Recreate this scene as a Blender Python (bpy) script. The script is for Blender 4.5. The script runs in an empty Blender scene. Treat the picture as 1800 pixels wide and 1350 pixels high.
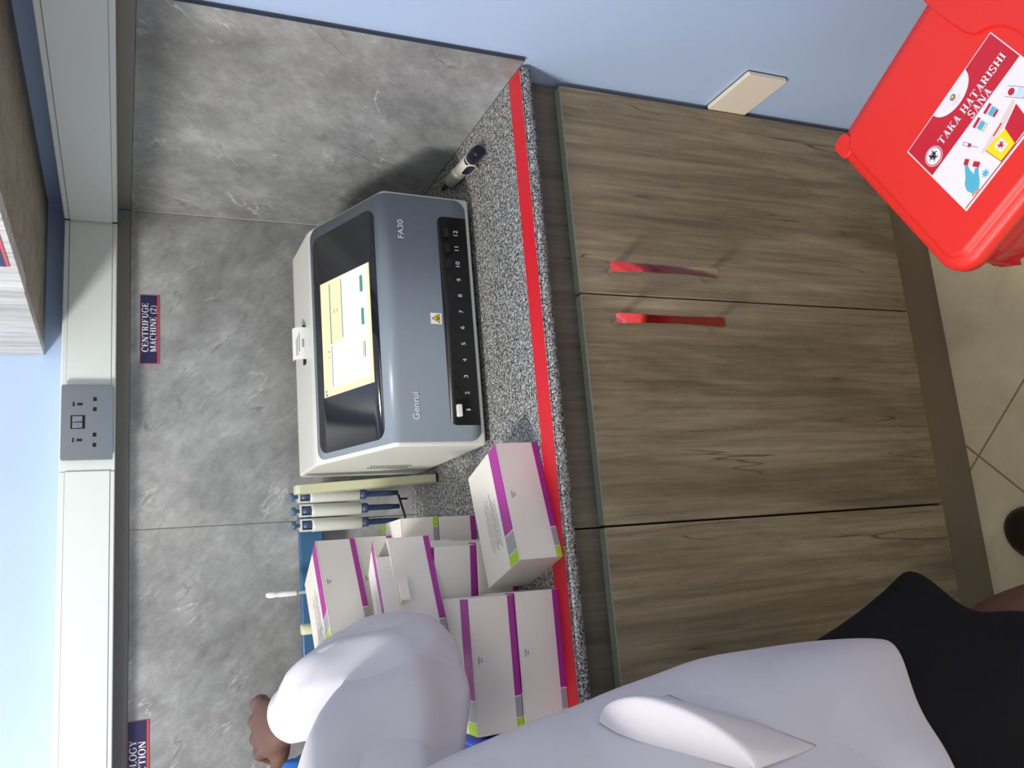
import bpy, bmesh, math, random
from mathutils import Vector, Matrix
from math import sin, cos, pi, radians as R

random.seed(7)
scene = bpy.context.scene
C = scene.collection

# ------------------------------------------------------------------ camera
# the photograph was taken with the phone turned on its side: world up runs to picture left
cam_d = bpy.data.cameras.new('camera')
cam = bpy.data.objects.new('camera', cam_d)
C.objects.link(cam)
fwd = Vector((0.20451722, 0.89078102, -0.40581015))
rgt = Vector((0.97534829, -0.22054573, 0.00743591))
upv = Vector((0.08287593, 0.39732701, 0.91392715))
M = Matrix.Identity(4)
for i in range(3):
    M[i][0] = -upv[i]; M[i][1] = rgt[i]; M[i][2] = -fwd[i]
M[0][3], M[1][3], M[2][3] = -0.7776, -1.8264, 1.4747
cam.matrix_world = M
cam_d.sensor_width = 36
cam_d.lens = 36 * 1540.27 / 1800
cam_d.clip_start = 0.05
scene.camera = cam

# ------------------------------------------------------------------ light and exposure
scene.view_settings.view_transform = 'Standard'
scene.view_settings.look = 'None'
scene.view_settings.gamma = 1
scene.view_settings.use_curve_mapping = False
scene.view_settings.exposure = 0.0

w = bpy.data.worlds.new('world'); scene.world = w
w.use_nodes = True
w.node_tree.nodes['Background'].inputs[0].default_value = (0.88, 0.93, 1.0, 1)
w.node_tree.nodes['Background'].inputs[1].default_value = 0.41


def area(name, loc, aim, sx, sy, e, col):
    d = bpy.data.lights.new(name, 'AREA')
    d.shape = 'RECTANGLE'; d.size = sx; d.size_y = sy; d.energy = e; d.color = col
    o = bpy.data.objects.new(name, d); C.objects.link(o)
    o.location = loc
    o.rotation_euler = (Vector(aim) - Vector(loc)).to_track_quat('-Z', 'Y').to_euler()
    return o


area('ceiling_lamp_light', (-1.95, -1.35, 2.68), (-0.6, -0.5, 1.0), 0.40, 0.30, 52, (1.0, 0.965, 0.90))
area('room_lamp_light', (-0.9, -3.0, 2.7), (-0.6, -0.4, 0.9), 1.2, 0.6, 12, (1.0, 0.96, 0.90))


# ------------------------------------------------------------------ materials
def lin(c):
    c = c / 255
    return c / 12.92 if c <= 0.04045 else ((c + 0.055) / 1.055) ** 2.4


def rgb(r, g, b):
    return (lin(r), lin(g), lin(b), 1)


def mat(name, col, rough=0.5, metal=0.0, spec=0.5, emit=None, estr=1.0, trans=0.0, coat=0.0):
    m = bpy.data.materials.new(name); m.use_nodes = True
    b = m.node_tree.nodes['Principled BSDF']
    b.inputs['Base Color'].default_value = col
    b.inputs['Roughness'].default_value = rough
    b.inputs['Metallic'].default_value = metal
    b.inputs['Specular IOR Level'].default_value = spec
    b.inputs['Transmission Weight'].default_value = trans
    b.inputs['Coat Weight'].default_value = coat
    if emit:
        b.inputs['Emission Color'].default_value = emit
        b.inputs['Emission Strength'].default_value = estr
    return m


class NT:
    def __init__(s, m):
        s.t = m.node_tree; s.n = s.t.nodes; s.l = s.t.links; s.b = s.n['Principled BSDF']

    def node(s, typ, **kw):
        n = s.n.new(typ)
        for k, v in kw.items():
            if k in n.inputs: n.inputs[k].default_value = v
            else: setattr(n, k, v)
        return n

    def link(s, a, b):
        s.l.new(a, b)

    def slanted(s, rot, scale, loc=(0, 0, 0)):
        v = s.coords(rot=rot, loc=loc); mp = s.node('ShaderNodeMapping'); mp.inputs['Scale'].default_value = scale
        s.link(v, mp.inputs['Vector'])
        return mp.outputs[0]

    def coords(s, scale=(1, 1, 1), rot=(0, 0, 0), loc=(0, 0, 0), out='Object'):
        tc = s.node('ShaderNodeTexCoord'); mp = s.node('ShaderNodeMapping')
        mp.inputs['Scale'].default_value = scale; mp.inputs['Rotation'].default_value = rot
        mp.inputs['Location'].default_value = loc
        s.link(tc.outputs[out], mp.inputs['Vector'])
        return mp.outputs[0]

    def noise(s, vec, scale, detail=4, rough=0.5, dist=0.0):
        n = s.node('ShaderNodeTexNoise')
        n.inputs['Scale'].default_value = scale; n.inputs['Detail'].default_value = detail
        n.inputs['Roughness'].default_value = rough; n.inputs['Distortion'].default_value = dist
        s.link(vec, n.inputs['Vector'])
        return n.outputs['Fac']

    def ramp(s, fac, stops):
        r = s.node('ShaderNodeValToRGB')
        e = r.color_ramp.elements
        while len(e) < len(stops): e.new(0.5)
        for i, (p, c) in enumerate(stops):
            e[i].position = p; e[i].color = c
        s.link(fac, r.inputs['Fac'])
        return r.outputs['Color']

    def mix(s, a, b, fac, mode='MIX'):
        m = s.node('ShaderNodeMix', data_type='RGBA', blend_type=mode)
        if isinstance(fac, float): m.inputs[0].default_value = fac
        else: s.link(fac, m.inputs[0])
        for sock, v in ((m.inputs[6], a), (m.inputs[7], b)):
            if isinstance(v, tuple): sock.default_value = v
            else: s.link(v, sock)
        return m.outputs[2]

    def bump(s, h, strength, dist):
        b = s.node('ShaderNodeBump')
        b.inputs['Strength'].default_value = strength; b.inputs['Distance'].default_value = dist
        s.link(h, b.inputs['Height']); s.link(b.outputs[0], s.b.inputs['Normal'])

    def base(s, c):
        s.link(c, s.b.inputs['Base Color'])


def g(v): return (v, v, v, 1)


def marble_mat():
    m = mat('grey_marble_tile', g(0.2), 0.36); t = NT(m)
    n1 = t.noise(t.coords(), 2.6, 15, 0.70, 0.0)
    n2 = t.noise(t.coords(loc=(3, 1, 5)), 1.8, 4, 0.55, 0.2)
    n3 = t.noise(t.slanted((0.6, -0.8, 0.0), (1.0, 1.0, 1.6), (6, 6, 2)), 7, 15, 0.78, 0.15)
    n4 = t.noise(t.slanted((0.7, -0.7, 0.0), (1.0, 1.0, 2.8), (1, 6, 9)), 22, 12, 0.75, 0.1)
    c = t.ramp(n1, [(0.34, g(0.20)), (0.46, g(0.29)), (0.54, g(0.35)), (0.66, g(0.46))])
    c = t.mix(c, t.ramp(n2, [(0.35, (0.70, 0.71, 0.70, 1)), (0.65, (1.09, 1.11, 1.14, 1))]), 1.0, 'MULTIPLY')
    c = t.mix(c, t.ramp(n3, [(0.34, g(0.72)), (0.46, g(0.96)), (0.54, g(1.04)), (0.65, g(1.32))]), 1.0, 'MULTIPLY')
    c = t.mix(c, t.ramp(n4, [(0.34, g(0.87)), (0.5, g(1.0)), (0.64, g(1.15))]), 1.0, 'MULTIPLY')
    msk = t.ramp(t.noise(t.coords(loc=(7, 2, 1)), 8.0, 4, 0.6), [(0.52, g(0)), (0.60, g(0.75))])
    v1 = t.ramp(t.noise(t.slanted((0.6, -0.8, 0.0), (0.6, 0.6, 2.2)), 6.0, 5, 0.5, 0.3), [(0.491, g(0)), (0.5, g(1)), (0.509, g(0))])
    c = t.mix(c, g(0.60), t.mix(v1, msk, 1.0, 'MULTIPLY'))
    v2 = t.ramp(t.noise(t.slanted((0.9, -0.6, 0.0), (0.6, 0.6, 2.0), (2, 9, 4)), 4, 5, 0.5, 0.3), [(0.4945, g(0)), (0.5, g(0.8)), (0.5055, g(0))])
    c = t.mix(c, g(0.10), t.mix(v2, msk, 1.0, 'MULTIPLY'))
    t.base(c)
    return m


def granite_mat():
    m = mat('speckled_granite', g(0.3), 0.22); t = NT(m)
    v = t.coords()
    n = t.noise(v, 330, 2, 0.6)
    n2 = t.noise(t.coords(loc=(4, 4, 4)), 120, 3, 0.6)
    c = t.ramp(n, [(0.38, g(0.035)), (0.46, g(0.16)), (0.54, g(0.36)), (0.64, g(0.62))])
    c2 = t.ramp(n2, [(0.35, g(0.6)), (0.65, g(1.25))])
    t.base(t.mix(c, c2, 1.0, 'MULTIPLY'))
    return m


def wood_mat(name, dark, mid, light, sc=1.0, bumpy=True, axis=2):
    m = mat(name, mid, 0.55); t = NT(m)

    def st(k, l, loc=(0, 0, 0)):
        v = [k * sc] * 3; v[axis] = l * sc
        return t.coords(tuple(v), loc=loc)
    n1 = t.noise(st(7, 1.0), 1.5, 12, 0.66, 0.7)
    n2 = t.noise(st(110, 3.0, (3, 3, 1)), 1.4, 6, 0.65, 0.2)
    n4 = t.noise(st(34, 2.4, (5, 1, 7)), 1.3, 9, 0.7, 0.8)
    c = t.ramp(n1, [(0.30, dark), (0.5, mid), (0.70, light)])
    c = t.mix(c, t.ramp(n4, [(0.34, g(0.72)), (0.5, g(1.0)), (0.66, g(1.16))]), 1.0, 'MULTIPLY')
    c = t.mix(c, t.ramp(n2, [(0.35, g(0.80)), (0.6, g(1.10))]), 1.0, 'MULTIPLY')
    n3 = t.noise(st(9, 0.45, (1, 8, 5)), 1.2, 4, 0.5, 0.25)
    cr = t.ramp(n3, [(0.4955, g(0)), (0.5, g(0.8)), (0.5045, g(0))])
    msk = t.ramp(t.noise(t.coords((4, 4, 3), loc=(9, 1, 1)), 2.0, 2), [(0.5, g(0)), (0.60, g(1))])
    c = t.mix(c, (dark[0] * 0.30, dark[1] * 0.28, dark[2] * 0.25, 1), t.mix(cr, msk, 1.0, 'MULTIPLY'))
    t.base(c)
    if bumpy: t.bump(n2, 0.10, 0.002)
    return m


def floor_mat():
    m = mat('cream_floor_tile', rgb(196, 186, 158), 0.3); t = NT(m)
    n = t.noise(t.coords(), 7, 6, 0.6, 0.8)
    c = t.ramp(n, [(0.3, rgb(218, 202, 160)), (0.7, rgb(240, 226, 188))])
    # diagonal joints, one corner at (-0.645, -0.675)
    b = t.node('ShaderNodeTexBrick', offset=0.0, squash=1.0)
    b.inputs['Scale'].default_value = 1.0
    b.inputs['Mortar Size'].default_value = 0.0022
    b.inputs['Mortar Smooth'].default_value = 0.2
    b.inputs['Brick Width'].default_value = 0.60
    b.inputs['Row Height'].default_value = 0.60
    b.inputs['Color1'].default_value = g(0); b.inputs['Color2'].default_value = g(0); b.inputs['Mortar'].default_value = g(1)
    a = R(45)
    x0, y0 = -0.645, -0.675
    lx = -(cos(a) * x0 - sin(a) * y0); ly = -(sin(a) * x0 + cos(a) * y0)
    t.link(t.coords(rot=(0, 0, a), loc=(lx, ly, 0)), b.inputs['Vector'])
    c = t.mix(c, rgb(150, 136, 104), b.outputs['Color'])
    t.base(c)
    return m


def cloth_mat(name, col, sc=900, rough=0.85):
    m = mat(name, col, rough, spec=0.2); t = NT(m)
    n = t.noise(t.coords(), sc, 2)
    t.bump(n, 0.12, 0.001)
    n2 = t.noise(t.coords(), 6, 3)
    t.base(t.ramp(n2, [(0.3, tuple(c * 0.95 for c in col[:3]) + (1,)), (0.7, col)]))
    return m


def paint_mat(name, col, rough=0.5):
    m = mat(name, col, rough); t = NT(m)
    n = t.noise(t.coords(), 3, 4)
    t.base(t.ramp(n, [(0.3, tuple(c * 0.95 for c in col[:3]) + (1,)), (0.7, tuple(min(1, c * 1.03) for c in col[:3]) + (1,))]))
    t.bump(t.noise(t.coords(), 140, 2), 0.06, 0.001)
    return m


MT = dict(
    marble=marble_mat(), granite=granite_mat(),
    door=wood_mat('grey_brown_wood', rgb(104, 92, 72), rgb(138, 124, 100), rgb(162, 148, 122)),
    carcass=wood_mat('dark_grey_wood', rgb(78, 72, 60), rgb(98, 90, 76), rgb(110, 102, 86)),
    edge=mat('greenish_grey_edge', rgb(150, 158, 142), 0.5),
    kick=mat('brown_grey_skirting', rgb(124, 111, 90), 0.5),
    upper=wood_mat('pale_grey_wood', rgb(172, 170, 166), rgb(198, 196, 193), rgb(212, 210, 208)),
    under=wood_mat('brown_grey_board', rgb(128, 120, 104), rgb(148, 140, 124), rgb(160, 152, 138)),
    floor=floor_mat(), wall=paint_mat('light_blue_paint', rgb(182, 204, 240), 0.45),
    wallback=paint_mat('light_blue_paint_back', rgb(186, 208, 244), 0.45),
    ceil=paint_mat('white_ceiling_paint', rgb(238, 238, 236), 0.7),
    grout=mat('grout', rgb(186, 184, 178), 0.8), cement=mat('grey_cement', rgb(134, 132, 130), 0.85), darkseal=mat('dark_seal', rgb(52, 58, 72), 0.6),
    trunk=mat('white_trunking_plastic', rgb(226, 234, 233), 0.35),
    trunkline=mat('trunking_groove', rgb(120, 130, 134), 0.6),
    tape=mat('red_tape', rgb(214, 28, 44), 0.42),
    chrome=mat('chrome', g(0.9), 0.06, 1.0), steel=mat('brushed_steel', rgb(150, 158, 166), 0.38, 0.75),
    black=mat('black_plastic', g(0.008), 0.35), rubber=mat('black_rubber', g(0.012), 0.7),
    dark=mat('dark_hole', g(0.006), 0.8),
    shell=mat('white_shell_plastic', rgb(224, 225, 218), 0.38),
    panel=mat('blue_grey_panel', rgb(134, 146, 158), 0.34),
    glass=mat('black_glass', rgb(30, 33, 42), 0.1, spec=0.6),
    screen=mat('lit_screen', g(0.02), 0.3, emit=(1.0, 0.98, 0.82, 1), estr=1.25),
    screenyellow=mat('lit_screen_cream', g(0.02), 0.3, emit=(1.0, 0.90, 0.58, 1), estr=1.05),
    screengreen=mat('lit_screen_green', g(0.02), 0.3, emit=(0.10, 0.36, 0.24, 1), estr=1.0),
    screenred=mat('lit_screen_red', g(0.02), 0.3, emit=(0.7, 0.12, 0.08, 1), estr=1.0),
    white=mat('white_plastic', rgb(236, 236, 234), 0.35), ink=mat('white_ink', rgb(214, 220, 226), 0.5),
    paper=mat('white_paper', rgb(238, 238, 236), 0.7), greyink=mat('grey_ink', rgb(120, 122, 128), 0.7),
    yellow=mat('warning_yellow', rgb(228, 200, 40), 0.5), signblack=mat('sign_black', g(0.01), 0.5),
    card=paint_mat('white_carton', rgb(234, 229, 220), 0.42),
    purple=mat('purple_print', rgb(166, 44, 146), 0.4), lime=mat('lime_print', rgb(170, 210, 40), 0.4),
    greyp=mat('grey_print', rgb(160, 160, 164), 0.4), blackink=mat('black_ink', rgb(60, 58, 66), 0.6),
    cream=mat('cream_plastic', rgb(206, 206, 172), 0.4), bluebar=mat('blue_plastic', rgb(58, 100, 140), 0.35),
    bluedark=mat('dark_blue_plastic', rgb(62, 84, 120), 0.35), bluecap=mat('mid_blue_plastic', rgb(84, 118, 150), 0.35),
    pipw=mat('pale_pipette_plastic', rgb(214, 216, 210), 0.35),
    royal=mat('royal_blue_plastic', rgb(18, 60, 168), 0.35), paleblue=mat('pale_blue_line', rgb(120, 160, 220), 0.5),
    navy=mat('navy_sign', rgb(44, 40, 84), 0.45), signred=mat('sign_red_border', rgb(196, 74, 82), 0.45),
    signwhite=mat('sign_white', rgb(232, 230, 238), 0.5),
    bin=mat('red_bin_plastic', rgb(236, 48, 40), 0.42), binbody=mat('red_bin_body', rgb(206, 30, 32), 0.38),
    liner=mat('red_bin_liner', rgb(176, 34, 40), 0.18),
    stred=mat('sticker_red', rgb(206, 34, 52), 0.35), stwhite=mat('sticker_white', rgb(246, 238, 246), 0.35),
    stblue=mat('sticker_cyan', rgb(92, 182, 214), 0.4), stpink=mat('sticker_pink', rgb(238, 212, 204), 0.4),
    styellow=mat('sticker_yellow', rgb(250, 226, 30), 0.4), stline=mat('sticker_blue_line', rgb(130, 150, 180), 0.4),
    storange=mat('sticker_orange', rgb(240, 160, 110), 0.4), stpale=mat('sticker_pale_blue', rgb(210, 224, 240), 0.4),
    stgreen=mat('sticker_green', rgb(120, 140, 90), 0.4), stsand=mat('sticker_sand', rgb(228, 214, 150), 0.4),
    plate=mat('ivory_plate', rgb(240, 230, 214), 0.4),
    coat=cloth_mat('white_coat_cotton', rgb(209, 206, 214)), skirt=cloth_mat('black_skirt_cloth', rgb(20, 21, 26), 700),
    skin=mat('dark_brown_skin', rgb(92, 62, 49), 0.55), shoe=mat('dark_brown_leather', rgb(40, 28, 26), 0.4),
    sole=mat('grey_sole', rgb(150, 144, 134), 0.6), hair=mat('black_hair', g(0.01), 0.6),
    eyew=mat('eye_white', rgb(230, 226, 220), 0.3), lips=mat('lips', rgb(96, 52, 48), 0.5),
    glove=mat('blue_nitrile', rgb(24, 98, 178), 0.4),
    marker=mat('marker_white', rgb(214, 212, 196), 0.35), markergrey=mat('marker_grey', rgb(150, 152, 146), 0.4),
    navycap=mat('navy_cap', rgb(24, 26, 44), 0.3), clear=mat('clear_plastic', rgb(225, 230, 235), 0.15, trans=0.6),
)


# ------------------------------------------------------------------ mesh helpers
class MB:
    """collects shapes in one bmesh, with a material for each"""

    def __init__(s, *mats):
        s.bm = bmesh.new(); s.mats = list(mats) or ['white']

    def mi(s, m):
        if m is None: return 0
        if m not in s.mats: s.mats.append(m)
        return s.mats.index(m)

    def faces(s, vs, fs, m=None, smooth=False):
        i = s.mi(m); v = [s.bm.verts.new(p) for p in vs]
        out = []
        for f in fs:
            try:
                q = s.bm.faces.new([v[k] for k in f])
            except ValueError:
                continue
            q.material_index = i; q.smooth = smooth; out.append(q)
        return v, out

    def box(s, a, b, m=None, bev=0.0, seg=2):
        (x0, y0, z0), (x1, y1, z1) = a, b
        vs = [(x0, y0, z0), (x1, y0, z0), (x1, y1, z0), (x0, y1, z0), (x0, y0, z1), (x1, y0, z1), (x1, y1, z1), (x0, y1, z1)]
        fs = [(3, 2, 1, 0), (4, 5, 6, 7), (0, 1, 5, 4), (1, 2, 6, 5), (2, 3, 7, 6), (3, 0, 4, 7)]
        v, f = s.faces(vs, fs, m)
        if bev: s.bev(f, bev, seg)
        return s

    def bev(s, fs, bev, seg=2):
        i = fs[0].material_index
        es = list({e for f in fs for e in f.edges})
        r = bmesh.ops.bevel(s.bm, geom=es, offset=bev, segments=seg, profile=0.5, affect='EDGES', clamp_overlap=True)
        for f in r['faces']: f.material_index = i; f.smooth = True

    def prism(s, poly, mp, h, m=None, bev=0.0, seg=2):
        """poly: 2-D outline; mp(u, v, t) -> point; extruded t = 0..h"""
        n = len(poly)
        vs = [mp(u, v, 0) for u, v in poly] + [mp(u, v, h) for u, v in poly]
        fs = [tuple(range(n))[::-1], tuple(range(n, 2 * n))] + [(i, (i + 1) % n, n + (i + 1) % n, n + i) for i in range(n)]
        v, f = s.faces(vs, fs, m)
        bmesh.ops.recalc_face_normals(s.bm, faces=f)
        if bev: s.bev(f, bev, seg)
        return s

    def lathe(s, prof, c=(0, 0, 0), ax=(0, 0, 1), n=20, m=None, smooth=True):
        """prof: (radius, distance along ax)"""
        ax = Vector(ax).normalized(); e1 = ax.orthogonal().normalized(); e2 = ax.cross(e1)
        c = Vector(c); vs = []
        for r, h in prof:
            for k in range(n):
                a = 2 * pi * k / n
                vs.append(c + ax * h + (e1 * cos(a) + e2 * sin(a)) * max(r, 1e-5))
        fs = []
        for i in range(len(prof) - 1):
            for k in range(n):
                a, b = i * n + k, i * n + (k + 1) % n
                fs.append((a, b, b + n, a + n))
        fs.append(tuple(range(n))[::-1]); L = (len(prof) - 1) * n
        fs.append(tuple(range(L, L + n)))
        v, f = s.faces(vs, fs, m, smooth)
        for q in f[-2:]: q.smooth = False
        bmesh.ops.recalc_face_normals(s.bm, faces=f)
        return s

    def tube(s, pts, rad, n=12, m=None, cap=True, flat=None, up=(0, 0, 1)):
        """rad: radius or list of radius / (ra, rb); flat(i, ang) multiplies radius"""
        pts = [Vector(p) for p in pts]; L = len(pts)
        if not isinstance(rad, (list, tuple)): rad = [rad] * L
        vs = []; u = Vector(up)
        for i, p in enumerate(pts):
            t = (pts[min(i + 1, L - 1)] - pts[max(i - 1, 0)]).normalized()
            e1 = u - t * u.dot(t)
            if e1.length < 1e-3: e1 = t.orthogonal()
            e1.normalize(); u = e1; e2 = t.cross(e1)
            ra, rb = rad[i] if isinstance(rad[i], (tuple, list)) else (rad[i], rad[i])
            for k in range(n):
                a = 2 * pi * k / n
                q = flat(i, a) if flat else 1.0
                vs.append(p + (e1 * cos(a) * ra + e2 * sin(a) * rb) * q)
        fs = [(i * n + k, i * n + (k + 1) % n, (i + 1) * n + (k + 1) % n, (i + 1) * n + k) for i in range(L - 1) for k in range(n)]
        if cap: fs += [tuple(range(n))[::-1], tuple(range((L - 1) * n, L * n))]
        v, f = s.faces(vs, fs, m, True)
        bmesh.ops.recalc_face_normals(s.bm, faces=f)
        return s

    def ball(s, c, r, m=None, seg=18, rings=12, rot=None):
        r = r if isinstance(r, (tuple, list)) else (r, r, r)
        mx = Matrix.Translation(c) @ (rot or Matrix.Identity(4)) @ Matrix.Diagonal((r[0], r[1], r[2], 1))
        q = bmesh.ops.create_uvsphere(s.bm, u_segments=seg, v_segments=rings, radius=1, matrix=mx)
        i = s.mi(m)
        for f in {f for v in q['verts'] for f in v.link_faces}: f.material_index = i; f.smooth = True
        return s

    def poly(s, pts, m=None, up=None):
        v, f = s.faces(pts, [tuple(range(len(pts)))], m)
        if up is not None and f:
            f[0].normal_update()
            if f[0].normal.dot(Vector(up)) < 0: f[0].normal_flip()
        return s

    def build(s, name, parent=None, loc=None, rot=None, label=None, cat=None, group=None, kind=None, smooth=None, keep=False):
        me = bpy.data.meshes.new(name)
        s.bm.to_mesh(me); s.bm.free()
        for m in s.mats: me.materials.append(MT[m])
        o = bpy.data.objects.new(name, me); C.objects.link(o)
        if parent: o.parent = parent
        if loc: o.location = loc
        if rot: o.rotation_euler = rot
        tag(o, label, cat, group, kind)
        return o


def tag(o, label=None, cat=None, group=None, kind=None):
    for k, v in (('label', label), ('category', cat), ('group', group), ('kind', kind)):
        if v: o[k] = v


def thing(name, label, cat, loc=(0, 0, 0), rz=0.0, group=None):
    o = bpy.data.objects.new(name, None); C.objects.link(o)
    o.location = loc; o.rotation_euler = (0, 0, rz); o.empty_display_size = 0.05
    tag(o, label, cat, group)
    return o


def clone(o, label, loc, rz=None, swap=None):
    """a thing, its parts and their sub-parts; meshes are shared"""
    def cp(q, par):
        c = q.copy(); C.objects.link(c)
        if par: c.parent = par; c.matrix_parent_inverse = q.matrix_parent_inverse.copy()
        for ch in [x for x in bpy.data.objects if x.parent == q]: cp(ch, c)
        return c
    r = cp(o, None)
    r.location = loc
    if rz is not None: r.rotation_euler = (0, 0, rz)
    r['label'] = label
    return r


def smoothmod(o, lv=1):
    md = o.modifiers.new('subdivision', 'SUBSURF'); md.levels = lv; md.render_levels = lv
    return o


def rrect(x0, y0, x1, y1, r, n=6, corners=(1, 1, 1, 1)):
    """rounded rectangle outline; corners: bl, br, tr, tl"""
    out = []
    for k, (cx, cy, a0) in enumerate(((x0, y0, pi), (x1, y0, 1.5 * pi), (x1, y1, 0), (x0, y1, 0.5 * pi))):
        if not corners[k]: out.append((cx, cy)); continue
        ox = cx + (r if cx == x0 else -r); oy = cy + (r if cy == y0 else -r)
        for i in range(n + 1):
            a = a0 + 0.5 * pi * i / n
            out.append((ox + r * cos(a), oy + r * sin(a)))
    return out


def catmull(pts, n=6):
    P = [Vector(p) for p in pts]; out = []
    for i in range(len(P) - 1):
        a, b, c, d = P[max(i - 1, 0)], P[i], P[i + 1], P[min(i + 2, len(P) - 1)]
        for k in range(n):
            t = k / n
            out.append(0.5 * ((2 * b) + (c - a) * t + (2 * a - 5 * b + 4 * c - d) * t * t + (3 * b - a - 3 * c + d) * t ** 3))
    out.append(P[-1])
    return out


def lerp_list(vals, n=6):
    return [tuple(v) if len(v) > 1 else v[0] for v in catmull([tuple(x) + (0,) * (3 - len(x)) if isinstance(x, tuple) else (x, 0, 0) for x in vals], n)]


# ------------------------------------------------------------------ lettering
def serif(ch):
    """polygons of a bold serif capital, cap height 1; returns (polys, advance)"""
    T, t, sh = 0.22, 0.085, 0.07
    P = []

    def rect(x0, y0, x1, y1): P.append([(x0, y0), (x1, y0), (x1, y1), (x0, y1)])

    def stem(x, y0=0.0, y1=1.0, wd=T, top=True, bot=True):
        rect(x, y0, x + wd, y1)
        if bot: rect(x - 0.08, y0, x + wd + 0.08, y0 + sh)
        if top: rect(x - 0.08, y1 - sh, x + wd + 0.08, y1)

    def line(x0, y0, x1, y1, wd): P.append([(x0, y0), (x0 + wd, y0), (x1 + wd, y1), (x1, y1)])

    def arc(cx, cy, rx, ry, a0, a1, thick=T, thin=t, n=14):
        pts = []
        for i in range(n + 1):
            a = R(a0 + (a1 - a0) * i / n)
            wd = thin + (thick - thin) * abs(cos(a)) ** 1.6
            pts.append(((cx + rx * cos(a), cy + ry * sin(a)), (cx + (rx - wd) * cos(a), cy + (ry - min(wd, thin * 1.3)) * sin(a))))
        for i in range(n): P.append([pts[i][0], pts[i + 1][0], pts[i + 1][1], pts[i][1]])

    adv = 0.9
    if ch == 'I': stem(0.1); adv = 0.44
    elif ch == 'T':
        stem(0.34, top=False); rect(0, 1 - t, 0.9, 1); rect(0, 0.74, 0.07, 1); rect(0.83, 0.74, 0.9, 1); adv = 0.95
    elif ch in 'EFL':
        stem(0.1)
        if ch != 'L': rect(0.1, 1 - t, 0.72, 1); rect(0.65, 0.74, 0.72, 1); rect(0.3, 0.47, 0.55, 0.47 + t); rect(0.5, 0.38, 0.56, 0.64)
        if ch != 'F': rect(0.1, 0, 0.76, t); rect(0.69, 0, 0.76, 0.28)
        adv = 0.84
    elif ch == 'H': stem(0.1); stem(0.68); rect(0.3, 0.46, 0.7, 0.46 + t); adv = 1.02
    elif ch == 'N':
        stem(0.12, wd=t + 0.02); stem(0.82, wd=t + 0.02, bot=False); line(0.1, 1, 0.7, 0, 0.24); adv = 1.06
    elif ch == 'M':
        stem(0.1, wd=t + 0.02); stem(0.88, wd=T); line(0.1, 1, 0.44, 0, 0.24); line(0.52, 0, 0.84, 1, 0.09); adv = 1.22
    elif ch == 'A':
        line(0.52, 0, 0.30, 1, 0.25); line(0.08, 0, 0.40, 1, 0.09); rect(0.2, 0.28, 0.62, 0.28 + t)
        rect(-0.02, 0, 0.28, sh); rect(0.44, 0, 0.88, sh); adv = 0.9
    elif ch == 'K':
        stem(0.1); line(0.32, 0.40, 0.72, 1, 0.10); line(0.66, 0, 0.40, 0.56, 0.25)
        rect(0.6, 1 - sh, 0.94, 1); rect(0.55, 0, 1.0, sh); adv = 1.02
    elif ch == 'R':
        stem(0.1); rect(0.3, 1 - t, 0.5, 1); rect(0.3, 0.46, 0.5, 0.46 + t); arc(0.5, 0.73, 0.3, 0.27, -90, 90)
        line(0.64, 0, 0.38, 0.5, 0.25); rect(0.66, 0, 0.97, sh); adv = 0.98
    elif ch == 'C': arc(0.46, 0.5, 0.46, 0.53, 55, 305); rect(0.72, 0.66, 0.79, 1.0); adv = 0.9
    elif ch == 'G':
        arc(0.46, 0.5, 0.46, 0.53, 55, 320); rect(0.72, 0.68, 0.79, 1.0); rect(0.66, 0.06, 0.86, 0.46); rect(0.56, 0.42, 0.94, 0.49); adv = 0.99
    elif ch == 'O': arc(0.47, 0.5, 0.47, 0.53, 0, 360, n=28); adv = 0.98
    elif ch == 'S':
        arc(0.36, 0.75, 0.33, 0.27, 35, 270); arc(0.36, 0.25, 0.36, 0.27, -145, 90); rect(0.58, 0.7, 0.65, 1.0); rect(0.02, 0.0, 0.09, 0.32); adv = 0.78
    elif ch == 'U':
        rect(0.1, 0.3, 0.1 + T, 1); rect(0.02, 1 - sh, 0.4, 1); rect(0.7, 0.3, 0.7 + t, 1); rect(0.6, 1 - sh, 0.9, 1)
        arc(0.4425, 0.34, 0.3425, 0.36, 180, 360); adv = 0.98
    elif ch == 'Y':
        stem(0.34, y1=0.5, top=False); line(0.34, 0.42, 0.06, 1, 0.24); line(0.46, 0.45, 0.72, 1, 0.09)
        rect(-0.02, 1 - sh, 0.38, 1); rect(0.64, 1 - sh, 0.92, 1); adv = 0.92
    elif ch == '2': arc(0.33, 0.7, 0.31, 0.32, -20, 175); line(0.02, 0.06, 0.42, 0.56, 0.15); rect(0.02, 0, 0.64, 0.13); adv = 0.74
    elif ch == '(': arc(0.42, 0.4, 0.36, 0.66, 125, 235, 0.14, 0.05); adv = 0.40
    elif ch == ')': arc(-0.02, 0.4, 0.36, 0.66, -55, 55, 0.14, 0.05); adv = 0.42
    elif ch == ' ': adv = 0.42
    return P, adv


def serif_width(txt): return sum(serif(c)[1] + 0.04 for c in txt) - 0.04


def write_serif(mb, txt, at, ex, ey, h, m, sx=1.0):
    at, ex, ey = Vector(at), Vector(ex), Vector(ey); x = 0.0; n = ex.cross(ey)
    for c in txt:
        P, adv = serif(c)
        for pl in P:
            mb.poly([at + ex * ((x + u) * h * sx) + ey * (v * h) for u, v in pl], m, n)
        x += adv + 0.04


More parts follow.
